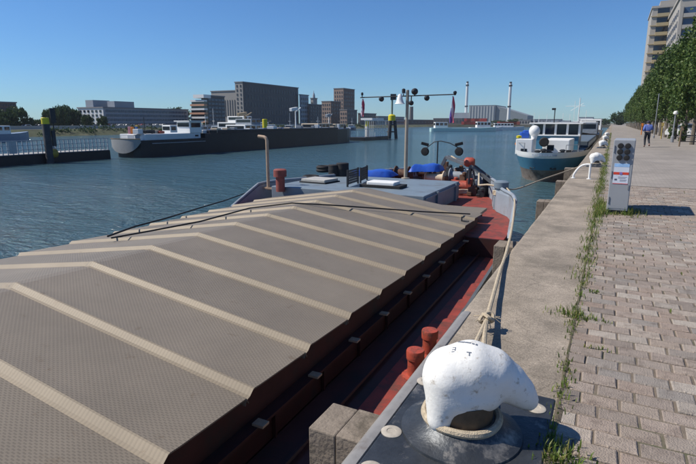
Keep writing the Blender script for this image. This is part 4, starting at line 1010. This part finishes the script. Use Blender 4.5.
ORD = ['first','second','third','fourth','fifth','sixth','seventh','eighth','ninth','tenth','eleventh','twelfth','thirteenth','fourteenth','fifteenth','sixteenth']
# ------------------------------------------------------------------ far buildings
def windows(o, plane, a0, a1, z0, z1, rows, cols, at_, mat=GLASS, fw=.6, fh=.55, out=.12, name='window'):
    """single window panes set proud of a facade; plane 'x': facade at x=at_ running along y; 'y': facade at y=at_ running along x"""
    du = (a1-a0)/cols; dz = (z1-z0)/rows; w = du*fw/2; h = dz*fh/2
    me = (G().box(-out,out,-w,w,-h,h) if plane == 'x' else G().box(-w,w,-out,out,-h,h)).mesh(name, mat)
    for r in range(rows):
        for c in range(cols):
            u = a0+du*(c+.5); z = z0+dz*(r+.5)
            inst(name, me, o, (at_,u,z) if plane == 'x' else (u,at_,z))
def far_building(name, label, pl, pc, pr, pyt, X, wall, cat='building', base=-.7, left=None, right=None, parapet=.5, lit_end=None):
    """box block: corner seen at column pc, -Y end facing left to pl, long +X side to pr"""
    yc = atx(pc,128,X).y; y1 = atx(pr,128,X).y; x1 = aty(pl,128,yc).x; zt = atx(pc,pyt,X).z
    o = empty(name, (X,yc,base), label, cat); D = X-x1; Lh = y1-yc; h = zt-base
    G().box(-D,0,0,Lh,-1,h).build('wall', wall, o)
    if lit_end: G().box(-D,0,-.06,-.01,-1,h).build('lit_end_wall', lit_end, o)  # paler sheet on the end: its sunlit look is put in the colour
    G().box(-D-.3,.3,-.3,Lh+.3,h+.01,h+parapet).build('roof', pm('roof_edge',(.20,.20,.21),.8,var=.1), o)
    if left: windows(o,'y',-D*.97,-D*.03,h*left[2],h*left[3],left[0],left[1],-.1,fw=left[4] if len(left)>4 else .6,mat=left[5] if len(left)>5 else GLASS)
    if right: windows(o,'x',Lh*.02,Lh*.98,h*right[2],h*right[3],right[0],right[1],.05,fw=right[4] if len(right)>4 else .6,mat=right[5] if len(right)>5 else GLASS)
    return o, D, Lh, h
BR = pm('brown_brick_far',(.15,.10,.082),.9,var=.12,scale=.3); GRY = pm('grey_concrete_far',(.30,.285,.265),.9,var=.10,scale=.08,streak=True)
DKG = pm('dark_clad_far',(.105,.10,.10),.8,var=.12,scale=.1,streak=True); WHF = pm('white_render_far',(.66,.66,.65),.8,var=.05,scale=.1)
BLG = pm('blue_grey_far',(.27,.30,.34),.7,var=.1,scale=.1); GLB = pm('blue_glass_far',(.05,.085,.13),.15,var=.2,scale=.1); LBR = pm('sunlit_brick_far',(.30,.215,.17),.9,var=.1,scale=.2)  # LBR: brick toned as sunlit, for end walls
DWN = pm('dull_window',(.05,.055,.065),.3,var=.2,scale=.2)
far_building('apartment_block','brown flat roofed apartment block at the far left edge',-40,-34,19.5,101.5,-235,BR,right=(6,20,.12,.98,.7,DWN))
o, D, Lh, h = far_building('warehouse','long low office with bright white end and dark glazed side',80,105,189,108,-188,BLG,left=(4,6,.1,.95,.45),right=(4,24,.08,.97,.8,GLB),lit_end=WHF)  # white building; shade on its long side is put in as grey-blue
G().box(-D*.75,-D*.45,1,9,h+.5,h+3.4).box(-D*.3,-D*.02,6,16,h+.5,h+3).build('plant_room', BLG, o)
o, D, Lh, h = far_building('office_block','stepped office with white floor bands beside the grey silo',203,209,226,96,-176,DKG,right=(7,5,.05,.95,.85,GLB))
for k in range(6):
    mm = WHF if k % 2 else pm('orange_band',(.50,.26,.16),.7)
    ex = D*(2.6-.12*k)
    G().box(-D-ex*.62,-D*.0,-2.5,-.2,h*(.14+.135*k),h*(.20+.135*k)).build('floor_band', mm, o)
    if k < 5: G().box(-D-ex*.60,-D*.0,-1.6,-.2,h*(.20+.135*k)+.02,h*(.275+.135*k)-.02).build('window_band', GLASS, o)
G().box(-D*1.6,.5,-3,2,h*.93,h*1.04).build('roof_sign', WHITE, o)
o, D, Lh, h = far_building('grain_silo','tall dark grain silo with a pale lit end wall',213,238,246,91,-186,GRY,left=(1,10,.08,.95,.12,DWN))
o, D, Lh, h = far_building('silo_tower','highest dark silo block with a pale stair tower',237,244.5,299,82.5,-180,DKG,lit_end=GRY,left=(9,2,.1,.97,.3,DWN),right=(5,20,.08,.94,.3,DWN))  # pale stair tower is only the lit_end sheet, toned as sunlit
far_building('silo_annex','blue grey silo annex stepping down on the right of the dark silo',300,301,309,95,-178,BLG,right=(6,4,.1,.95,.5,DWN))
far_building('mill_building','dark mill building right of the silo annex',309,310,322,104.5,-176,DKG,right=(5,5,.1,.95,.5,DWN))
o, D, Lh, h = far_building('domed_tower','slim stone tower with a small domed top',311,313.5,317.5,98.5,-181,GRY,left=(5,1,.2,.9,.4,DWN))
G().lathe((-D/2,Lh/2,h+.5),[(D*.45,0),(D*.42,1.5),(D*.3,2.6),(D*.12,3.4),(.05,5)],12).build('dome', BLG, o, smooth=True)
far_building('brick_tower','tall brick tower with a lit left side',334,343.5,354.5,88.5,-196,BR,lit_end=LBR,left=(8,4,.1,.95,.35,DWN),right=(8,5,.1,.95,.4,DWN))
far_building('brick_house','lower brick block in front of the brick tower',322,331,341,101.5,-190,BR,lit_end=LBR,left=(5,4,.1,.95,.4,DWN),right=(5,4,.1,.95,.4,DWN))
far_building('shed','low dark house behind the barge bow',340,347,357,110,-172,DKG,lit_end=LBR,left=(3,3,.1,.9,.5,DWN),right=(3,4,.1,.9,.5,DWN))
far_building('dark_office','dark flat roofed office right of the brick tower',358,360,376,113.5,-176,DKG,right=(3,8,.1,.95,.7,DWN))
far_building('pale_warehouse','pale low warehouse across the water',376,378,388,116.5,-170,GRY,right=(2,6,.2,.9,.6,DWN))
far_building('glass_office','blue grey low office behind the dolphin',388,390,404,117,-172,BLG,right=(2,8,.15,.9,.7,DWN))
far_building('brick_shed','long low brick shed at the end of the basin',404,406,433,120.0,-160,BR,right=(1,8,.3,.8,.5,DWN))
def end_block(name, label, x0, x1, yt, Y, depth, mat, rows=0, cols=0, base=-.6, cat='building', wm=DWN):
    a, bq = aty(x0,128,Y), aty(x1,128,Y); zt = aty((x0+x1)/2,yt,Y).z
    o = empty(name, ((a.x+bq.x)/2,Y,base), label, cat); w = (bq.x-a.x)/2; h = zt-base
    G().box(-w,w,0,depth,-.2,h).build('wall', mat, o)
    G().box(-w-.2,w+.2,-.2,depth+.2,h+.01,h+.4).build('roof', pm('roof_edge',(.2,.2,.21)), o)
    if rows: windows(o,'y',-w*.97,w*.97,h*.08,h*.95,rows,cols,-.02,mat=wm)
    return o, w, h
end_block('workshop','dark long workshop left of the red containers',433,462,118.5,470,30,DKG,1,9)
o, w, h = end_block('power_station','large grey power station hall between the white chimneys',468,494,105.5,640,70,pm('station_cladding',(.30,.33,.35),.7,var=.08,scale=.05),0,0)
G().box(-w-22,-w-.1,2,40,-.2,h*.62).build('side_hall', BLG, o)
G().extr([(w+.1,2,0),(w+38,2,0),(w+38,2,h*.45),(w+.1,2,h*.98)],(0,50,0)).build('conveyor_hall', pm('station_dark',(.20,.23,.25),.7), o)
rib = G().box(-.4,.4,-.5,0,0,h*.98).mesh('cladding_rib', pm('station_rib',(.34,.37,.38),.7))
for i in range(9): inst('cladding_rib', rib, o, (-w+2*w*(i+.5)/9,0,0))
def chimney(px, Y, pyt, r, label, mat, band=True):
    p = aty(px,124,Y); zt = aty(px,pyt,Y).z; o = empty('chimney', (p.x,Y,-.6), label, 'chimney', 'chimneys across the basin'); h = zt+.6
    G().lathe((0,0,0),[(r*1.15,0),(r,h*.5),(r*.9,h)],16).build('stack', mat, o, smooth=True)
    if band:
        G().lathe((0,0,h*.42),[(r*1.25,0),(r*1.25,1.4)],16).lathe((0,0,h*.93),[(r*1.2,0),(r*1.2,1.6)],16).build('gallery', DARKST, o)
        G().lathe((0,0,h),[(r*.8,0),(r*.8,1.8)],12).build('flue_top', DARKST, o)
    return o
WST = pm('white_stack',(.62,.64,.64),.7,var=.05,scale=.05)
chimney(465.5,650,83,1.7,'left one of two tall white chimneys by the power station',WST)
chimney(508,600,83.5,1.65,'right one of two tall white chimneys, beside the dark trees',WST)
chimney(411,560,106.5,2.3,'dark plain chimney standing right of the mast',pm('dark_stack',(.10,.10,.105),.8),False)
RCON = [pm('container_red',(.38,.04,.03),.6,var=.1,scale=.2), pm('container_rust',(.26,.06,.04),.7,var=.1,scale=.2)]
rk = random.Random(4)
for i in range(8):
    for j in range(2 if i % 3 else 1):
        p = aty(465+i*2.6,125,448); o = G().box(-3.0,3.0,-1.2,1.2,j*2.7,j*2.7+2.6)
        for k in range(10): o.box(-2.9+k*.6,-2.6+k*.6,-1.26,-1.2,j*2.7+.15,j*2.7+2.45)
        tag(o.build('shipping_container', rk.choice(RCON), loc=(p.x,448,-.58)), 'red shipping container, %s from the left, %s, by the power station' % (ORD[i], 'stacked on another' if j else 'on the quay'),'container','red containers on the far quay')
for i in range(6):
    p = aty(501+i*3.0,125,452); o = G().box(-3.2,3.2,-1.2,1.2,0,2.6)
    for k in range(10): o.box(-3.0+k*.6,-2.7+k*.6,-1.26,-1.2,.15,2.45)
    tag(o.build('shipping_container', RCON[i % 2], loc=(p.x,452,-.58)), 'rusty red shipping container, %s from the left under the right chimney' % ORD[i],'container','red containers near the right chimney')
end_block('white_depot','pale depot building behind the wheelhouse of the blue ship',578,592,117.5,470,20,WHF,1,5)
end_block('flat_office','low brown office right of the pale depot',592,601,119,475,20,BR,1,5)
end_block('small_hall','low pale hall left of the dolphin skyline',518,530,120,480,20,GRY,1,4)
end_block('grey_hall','low grey hall behind the motor ship',530,560,119.5,485,20,BLG,1,8)

# ------------------------------------------------------------------ apartment tower on the right
YA, YB = 178., 214.
XA = aty(673,60,YA).x; zA = aty(684,-3,YA).z; x2 = XA+34
tw = empty('apartment_tower', (XA,YA,0), 'tall pale apartment tower with balconies rising behind the trees', 'apartment tower')
PALE = pm('tower_render',(.36,.335,.30),.85,var=.06,scale=.1); SAND = pm('tower_sand_panel',(.36,.29,.17),.85,var=.06,scale=.1); TGL = pm('tower_glass',(.05,.09,.16),.08,var=.25,scale=.15)
G().box(0,34,0,YB-YA-.05,0,zA).build('near_block', PALE, tw)
G().box(-.4,34.4,-.4,YB-YA,zA+.01,zA+.8).build('roof', PALE, tw)
fl = 3.05; nfl = int(zA/fl)
bandme = G().box(1.0,33,-.9,-.02,0,1.05).mesh('balcony', PALE); wme = G().box(1.2,7.6,-.12,.05,1.1,2.75).mesh('window', TGL); pil = G().box(.05,.9,-.9,-.02,0,3.04).mesh('pier', PALE)
mul = None
for k in range(4,nfl):
    inst('balcony', bandme, tw, (0,0,k*fl)); inst('pier', pil, tw, (0,0,k*fl)); 
    for j in range(4): inst('window', wme, tw, (j*8,0,k*fl)); 
    for j in range(1,4): inst('pier', pil, tw, (j*8-.15,.0,k*fl))
sw = G().box(-.12,.05,-.9,.9,.9,2.5).mesh('side_window', TGL)
for k in range(4,nfl):
    for j in range(8): inst('side_window', sw, tw, (0,2.6+j*4.3,k*fl))
XB0 = aty(646.5,60,YB).x; XB1 = XA+.02; zB = aty(657,8,YB).z
tb = empty('tower_wing', (XB0,YB,0), 'rear tower wing with dark balconies and sand coloured parapets', 'apartment tower')
wB = XB1-XB0+6
G().box(0,wB,0,24,0,zB).build('wall', PALE, tb); G().box(wB*.2,wB*.9,3,20,zB+.01,zB+2.8).build('roof_house', PALE, tb); G().box(-.3,wB+.3,-.3,24.3,zB+.012,zB+.7).build('roof', PALE, tb)
wv = XB1-XB0
pb = G().box(wv*.30,wv*.98,-1.3,-.02,0,1.1).mesh('balcony', SAND); pg = G().box(wv*.31,wv*.97,-.1,.05,1.12,2.85).mesh('window', GLASS); sl = G().box(-.3,wv*.28,-.35,-.02,.2,.45).mesh('string_course', SAND)  # dark wing pane fills the opening to stand for the shaded balcony recess
nB = int((zB-1)/fl)
for k in range(3,nB):
    z = zB-(nB-k)*fl; inst('balcony', pb, tb, (0,0,z)); inst('window', pg, tb, (0,0,z)); inst('string_course', sl, tb, (0,0,z))  # pg 'window' is the dark pane standing for the shaded recess

# ------------------------------------------------------------------ trees
def crown_mesh(name, rx, ry, z0, z1, n, leaf, mat, seed, boxy=.6):
    rs = np.random.RandomState(seed); cen = []
    nc = 60
    while len(cen) < nc:
        p = rs.uniform(-1,1,3)
        q = np.abs(p)**(2+2*boxy)
        if q.sum() < 1.0 and (np.abs(p)**2).sum() > .12: cen.append(p)
    cen = np.array(cen); ci = rs.randint(0,nc,n)
    P = cen[ci] + rs.normal(0,.125,(n,3)); P = np.clip(P,-1.15,1.15)
    hz = (z1-z0)/2; P = P*np.array([rx,ry,hz])+np.array([0,0,(z0+z1)/2])
    A = rs.uniform(0,6.28,n); T = rs.normal(0,.7,n); s = leaf*rs.uniform(.6,1.3,n)
    ux = np.stack([np.cos(A),np.sin(A),np.zeros(n)],1); vz = np.stack([-np.sin(A)*np.sin(T),np.cos(A)*np.sin(T),np.cos(T)],1)
    a = P-ux*s[:,None]*.5; b = P+vz*s[:,None]*.55; c = P+ux*s[:,None]*.5; d = P-vz*s[:,None]*.55
    V = np.stack([a,b,c,d],1).reshape(-1,3); F = np.arange(4*n).reshape(-1,4)
    me = bpy.data.meshes.new(name); me.from_pydata(V.tolist(),[],F.tolist()); me.materials.append(mat); return me
BARK = pm('bark',(.13,.11,.085),.9,var=.3,scale=6)
crowns = [crown_mesh('crown', 1.7, 2.5, 2.1, 9.1, 11500, .18, LEAF, 20+i, .15) for i in range(4)]
def trunk_mesh(h, r, seed):
    rs = random.Random(seed); g = G().tube([(0,0,-.1),(.02,.03,h*.3),(rs.uniform(-.1,.1),rs.uniform(-.1,.1),h*.62),(rs.uniform(-.15,.15),rs.uniform(-.15,.15),h)], [r*1.3,r,r*.7,r*.2], 8)
    for k in range(9):
        z = h*(.3+.07*k); a = k*2.4; l = .9*(1-k*.05); g.tube([(0,0,z),(math.cos(a)*l*.5,math.sin(a)*l*.6,z+.45),(math.cos(a)*l,math.sin(a)*l*1.5,z+1.1)], [r*.45,r*.3,r*.1], 5)
    return g.mesh('trunk', BARK, True)
trunks = [trunk_mesh(8.4,.13,i) for i in range(3)]
rt = random.Random(12); TY = [38.5,45.5,52.5,59.5,66,73,80,87,94,101,108,116,124,132,140,150,160,171,183,196,212,230,250]
words = ['first and biggest','second','third','fourth','fifth','sixth','seventh','eighth','ninth','tenth','eleventh','twelfth','thirteenth','fourteenth','fifteenth','sixteenth','seventeenth','eighteenth','nineteenth','twentieth','twenty-first','twenty-second','last']
for i, y in enumerate(TY):
    o = empty('avenue_tree', (5.5+rt.uniform(-.15,.15) if y < 60 else 5.25, y, 0), 'dense green avenue tree on the promenade, %s from the front of its row' % words[i], 'tree', 'green trees in a row along the promenade')
    inst('trunk', trunks[i % 3], o); inst('crown', crowns[i % 4], o, (0,0,0), 0 if i % 2 else math.pi, (rt.uniform(.85,1.05),rt.uniform(.88,1.08),rt.uniform(.90,1.05) if i else 1.0))
for i, y in enumerate([44,60,78,98,120,150,190]):   # second row
    o = empty('avenue_tree', (13.5+rt.uniform(-.4,.4), y, 0), 'wide green tree in the back row behind the promenade trees, %s from the front' % ORD[i], 'tree', 'second row of promenade trees')
    inst('trunk', trunks[i % 3], o); inst('crown', crowns[(i+1) % 4], o, (0,0,0), 0, (1.15,1.05,1.12))
# suckers at the trunk feet
sm = crown_mesh('sprouts', .32,.32,.05,1.5,420,.13,LEAF,77,.2)
for (y, z), wd in zip(((52.5,.9),(59.5,1.1)),('third','fourth')):
    tag(inst('trunk_sprouts', sm, None, (5.45 if y < 55 else 5.25, y-.3, 0), 0, (1,1,z)), 'leafy green sprouts at the foot of the %s promenade tree from the front' % wd,'plant','leafy sprouts at tree feet')
# far trees
farc = [crown_mesh('crown', 1,1,.14,1.0, 3200, .11, LEAF_FAR, 40+i, .2) for i in range(3)]
ftr = G().tube([(0,0,-.05),(0,0,.35),(.02,.01,.8)],[.035,.026,.006],7).mesh('trunk', BARK)
def far_tree(px, pyt, X, wid, label, k, Y=None):
    p = atx(px,126,X) if Y is None else aty(px,126,Y)
    zt = (atx(px,pyt,X) if Y is None else aty(px,pyt,Y)).z; h = zt+.7
    o = empty('far_tree', (p.x,p.y,-.7), label, 'tree', 'trees on the far shore'); inst('trunk', ftr, o, (0,0,0), 0, (h,h,h)); inst('crown', farc[k % 3], o, (0,0,0), k*1.1, (wid/2,wid/2,h)); return o
for i, (px, pyt, X, w_, lb) in enumerate(((8,111,-172,6.6,'round green tree before the brown apartment block'),(18,108,-170,6.0,'tall green tree at the right end of the brown apartment block'),(2,117,-166,3.6,'low tree behind the cruise boat'),
     (29,118,-168,3.6,'small tree left of the thick mooring pile'),(50,110,-174,4.2,'narrow dark tree behind the yellow cap of the thick pile'),(61,106,-172,6.6,'biggest tree left of the white ended office'),(69,107,-174,7.2,'broad dark tree next to the biggest far tree'),(76,111,-172,4.8,'right hand tree of the big far clump'),
     (88,115,-166,3.6,'small round tree before the white end wall'),(103,116.5,-166,3.6,'small tree at the corner of the white ended office'),(38,120,-176,5.4,'low bushy tree right of the small tree'),(170,109,-240,14.0,'tree crown showing over the long office roof'),(180,108.5,-245,12.6,'second tree crown over the long office roof'))):
    far_tree(px,pyt,X,w_,lb,i)
for i, (px, pyt, Y, w_, lb) in enumerate(((604,119,420,8,'dark tree beyond the white boats at the quay end'),(599,120.5,430,9,'bushy tree at the far end of the basin'),(619,112,330,9,'tall poplar at the end of the promenade'),(515,119,500,14,'dark tree right of the right chimney'),(498,120.5,520,14,'low tree by the power station'))):
    far_tree(px,pyt,0,w_,lb,i,Y)
bv, bf = [], []
rs_ = np.random.RandomState(9)
for k in range(70):
    cy = rs_.uniform(62,330); cx = SHX-rs_.uniform(1.5,7); hh_ = rs_.uniform(.8,2.0); ww_ = rs_.uniform(1.5,4)
    for q in range(90):
        p = np.array([cx,cy,-1.2-.33*(cx-SHX+6)+hh_*.4])+rs_.normal(0,1,3)*np.array([.9,ww_*.5,hh_*.4]); a = rs_.uniform(0,6.28); l_ = rs_.uniform(.15,.4)
        u = np.array([math.cos(a),math.sin(a),rs_.uniform(-.5,.5)])*l_; w_ = np.array([-math.sin(a)*.4,math.cos(a)*.4,1])*l_; n0 = len(bv)
        bv += [tuple(p-u),tuple(p-w_),tuple(p+u),tuple(p+w_)]; bf.append((n0,n0+1,n0+2,n0+3))
me = bpy.data.meshes.new('bank_bushes'); me.from_pydata(bv,[],bf); me.materials.append(LEAF_FAR)
o = bpy.data.objects.new('bank_bushes', me); COL.objects.link(o); tag(o, kind='stuff')
# hedge and low wall along far shore, cars
tag(G().box(-163.3,-163,-200,300,-.6,.5).build('shore_wall', pm('pale_wall',(.40,.38,.34),.9,var=.15,scale=.2)), 'long low pale wall along the far shore road', 'wall')
def car_mesh(col, name):
    g = G(); yz = [(-2.1,.35),(-2.15,.75),(-1.9,.95),(-1.2,1.0),(-.7,1.45),(.7,1.48),(1.35,1.0),(2.0,.9),(2.15,.6),(2.1,.3)]
    return g.loft([[( -.86,y,z) for y,z in yz],[(-.80,y,z+.02) for y,z in yz],[(.80,y,z+.02) for y,z in yz],[(.86,y,z) for y,z in yz]], True, True, True).mesh(name, col)
cw = G().lathe((0,0,0),[(.32,-.9),(.32,-.7)],14,axis='X').lathe((0,0,0),[(.32,.7),(.32,.9)],14,axis='X').mesh('wheel', BLACK)
cgl = G().extr([(-.83,-.62,1.05),(-.83,-.42,1.38),(-.83,.55,1.40),(-.83,1.05,1.05)],(1.66,0,0)).mesh('side_glass', GLASS)
cw2 = G().add([(-.7,-1.16,1.02),(.7,-1.16,1.02),(.66,-.74,1.43),(-.66,-.74,1.43)],[(0,1,2,3)]).add([(-.7,1.32,1.03),(.7,1.32,1.03),(.66,.76,1.46),(-.66,.76,1.46)],[(0,1,2,3)]).mesh('windscreen', GLASS)
def car(x, y, z, rz, col, label, group=None, parts=True):
    o = empty('parked_car', (x,y,z), label, 'car', group, rz); inst('body', car_mesh(col,'body'), o)
    inst('wheel', cw, o, (0,1.3,.32)); inst('wheel', cw, o, (0,-1.3,.32)); inst('side_glass', cgl, o, (0,0,.012), 0, (1.06,1,1)); inst('windscreen', cw2, o, (0,0,.03))
    return o
cols = {'white':WHITE,'silver':STEEL,'dark blue':pm('car_navy',(.02,.03,.08),.3),'red':pm('car_red',(.35,.02,.02),.3),'black':pm('car_black',(.01,.01,.012),.3)}
ck = list(cols); rc = random.Random(8)
for i, px in enumerate((28,41,96,108,114,121,128,136,143,150,157,164)):
    p = atx(px,130,-166); c = ck[i % 5]; car(-166.5,p.y,-.6,rc.choice([0,.05]),cols[c],'tiny %s car before the long far office, %s from the left' % (c, ORD[i-2]) if px > 90 else 'tiny %s car on the far shore road near the thick pile' % c,'cars parked on the far shore')
p = aty(689,131,66); car(p.x,66,0,R_(80),WHITE,'white car parked behind the promenade trees at the right edge')

# person jogging away, in blue top
pp = atz(646,147,0)
def body(loc, label):
    o = empty('person', loc, label, 'person', rz=R_(10))
    J = {'pel':(0,0,.95),'chest':(0,.05,1.28),'neck':(0,.09,1.47),'head':(0,.12,1.60),'top':(0,.13,1.72),
         'lh':(-.09,0,.92),'lk':(-.10,.10,.52),'la':(-.10,-.02,.09),'lt':(-.10,.13,.035),'rh':(.09,0,.92),'rk':(.11,.05,.50),'ra':(.11,-.28,.20),'rt':(.11,-.26,.06),
         'ls':(-.19,.07,1.41),'le':(-.27,-.06,1.15),'lw':(-.23,.14,1.05),'lf':(-.22,.20,1.07),'rs':(.19,.07,1.41),'re':(.27,.08,1.15),'rw':(.21,.27,1.20),'rf':(.20,.33,1.22)}
    E = [('pel','chest'),('chest','neck'),('neck','head'),('head','top'),('pel','lh'),('lh','lk'),('lk','la'),('la','lt'),('pel','rh'),('rh','rk'),('rk','ra'),('ra','rt'),('chest','ls'),('ls','le'),('le','lw'),('lw','lf'),('chest','rs'),('rs','re'),('re','rw'),('rw','rf')]
    R = {'pel':.15,'chest':.165,'neck':.06,'head':.105,'top':.08,'lh':.095,'rh':.095,'lk':.065,'rk':.065,'la':.042,'ra':.042,'lt':.04,'rt':.04,'ls':.075,'rs':.075,'le':.05,'re':.05,'lw':.036,'rw':.036,'lf':.035,'rf':.035}
    def skin(name, keys, mat, grow):
        ks = [k for k in J if k in keys]; me = bpy.data.meshes.new(name); me.from_pydata([J[k] for k in ks], [(ks.index(a),ks.index(b_)) for a,b_ in E if a in ks and b_ in ks], [])
        me.materials.append(mat); s = bpy.data.objects.new(name, me); COL.objects.link(s); s.parent = o
        s.modifiers.new('skin','SKIN'); 
        for i, k in enumerate(ks): me.skin_vertices[0].data[i].radius = (R[k]*grow, R[k]*grow*(.75 if k in ('chest','pel') else 1)); me.skin_vertices[0].data[i].use_root = (i == 0)
        u = s.modifiers.new('sub','SUBSURF'); u.levels = 2; u.render_levels = 2
    skin('body', J.keys(), pm('skin',(.40,.25,.19),.6,var=.05), 1.0)
    skin('blue_top', {'pel','chest','ls','le','rs','re','lw','rw'}, pm('blue_jacket',(.10,.15,.42),.8,var=.15,scale=9), 1.34)
    skin('dark_leggings', {'pel','lh','lk','la','rh','rk','ra'}, pm('dark_leggings',(.015,.017,.025),.8,var=.15,scale=9), 1.16)
    skin('shoe', {'la','lt'}, pm('shoe',(.10,.05,.04),.7), 1.25); skin('shoe', {'ra','rt'}, pm('shoe',(.10,.05,.04),.7), 1.25)
    G().lathe((0,.115,1.615),[(.03,-.10),(.112,-.03),(.118,.03),(.10,.09),(.05,.128),(.01,.135)],14).build('hood', pm('dark_hair',(.03,.03,.05),.8,var=.2,scale=20), o, smooth=True)
body((pp.x,pp.y,0), 'person in a blue top and dark leggings jogging along the promenade')

# street furniture by the trees
def post_lamp(px, pyb, pyt, Y, label, mat=STEEL):
    p = aty(px,pyb,Y); zt = aty(px,pyt,Y).z; o = empty('lamp_post', (p.x,Y,0), label, 'lamp post'); G().tube([(0,0,0),(0,0,zt)],[.08,.05],10).lathe((0,0,0),[(.13,0),(.13,.5),(.08,.55)],10).build('pole', mat, o, smooth=True)
    G().lathe((0,0,zt),[(.05,-.06),(.17,.0),(.19,.08),(.14,.22),(.03,.26)],14).build('lamp_head', WHITE, o, smooth=True)
post_lamp(672,141,114,50,'grey lamp post with a white round head among the tree trunks')
p = aty(653.5,138,62); o = empty('sign_post', (p.x,62,0), 'pale grey pole standing beside the jogger', 'post'); G().tube([(0,0,0),(0,0,4.5)],.05,8).build('pole', STEEL, o, smooth=True); G().lathe((0,0,0),[(.10,0),(.10,.25),(.05,.3)],10).build('pole_base', STEEL, o, smooth=True)
a_, b__ = atz(679,146.5,0), atz(715,146.5,0)
rb = empty('rail_barrier', (a_.x,a_.y,0), 'low tubular steel barrier at the right edge under the trees', 'barrier')
d_ = Vector((b__.x-a_.x,0,0)); 
for x in (0,2.2,4.4): G().lathe((x,0,0),[(.05,0),(.05,1.05),(.02,1.08)],10).build('barrier_post', pm('brown_post',(.20,.14,.09),.7), rb, smooth=True)
for z in (.35,.75): G().tube([(.05,0,z),(4.35,0,z)],.03,8).build('barrier_rail', DARKST, rb, smooth=True)
for i, (px, py, Y, mt, lb, h) in enumerate(((641,136,78,ORANGE,'orange traffic marker behind the jogger',1.5),(661,138,60,pm('yellow_post',(.40,.30,.10),.6),'yellow marker post between the tree trunks',1.6),(680.5,141,52,pm('brown_post',(.20,.14,.09),.7),'brown wooden post left of the barrier',1.3))):
    p = aty(px,py,Y); o = empty('marker_post', (p.x,Y,0), lb, 'post'); G().tube([(0,0,0),(0,0,h)],.06,8).build('post', mt, o, smooth=True); G().box(-.12,.12,-.08,-.05,h-.35,h-.0).build('marker_plate', mt, o)
# long hedge and house fronts closing the view behind the trees
tag(G().box(20,34,46,54,0,6).build('kiosk', pm('kiosk_tan',(.33,.24,.17),.8,var=.1)), 'tan low kiosk behind the trees at the right edge', 'kiosk')
for k in range(5):
    o, w, h = end_block('row_house','pale brick terraced house behind the promenade trees, %s from the front' % ['first','second','third','fourth','fifth'][k],0,1,0,1,1,BR) if False else (None,0,0)
for k, y in enumerate((62,92,122,152)):
    o = empty('terrace_house', (24,y,0), 'brick terrace block behind the second tree row, %s from the front' % ['nearest','second','third','farthest'][k], 'building')
    G().box(0,14,0,28,0,11).build('wall', BR, o); G().box(-.3,14.3,-.3,28.3,11.01,11.5).build('roof', pm('roof_edge',(.2,.2,.21)), o)
    windows(o,'x',1,27,1,10.5,3,8,0,fw=.5); windows(o,'y',1,13,1,10.5,3,4,0,fw=.5)

# ------------------------------------------------------------------ thin summer haze
HZ = bpy.data.materials.new('haze_air'); HZ.use_nodes = True; t = HZ.node_tree; t.nodes.clear()
ho = t.nodes.new('ShaderNodeOutputMaterial'); pv = t.nodes.new('ShaderNodeVolumePrincipled'); pv.inputs['Color'].default_value = (.80,.88,1,1); pv.inputs['Density'].default_value = .00013
t.links.new(pv.outputs[0], ho.inputs['Volume'])
tag(G().box(-1000,1600,-420,1700,-6.5,72).build('haze', HZ), kind='stuff')
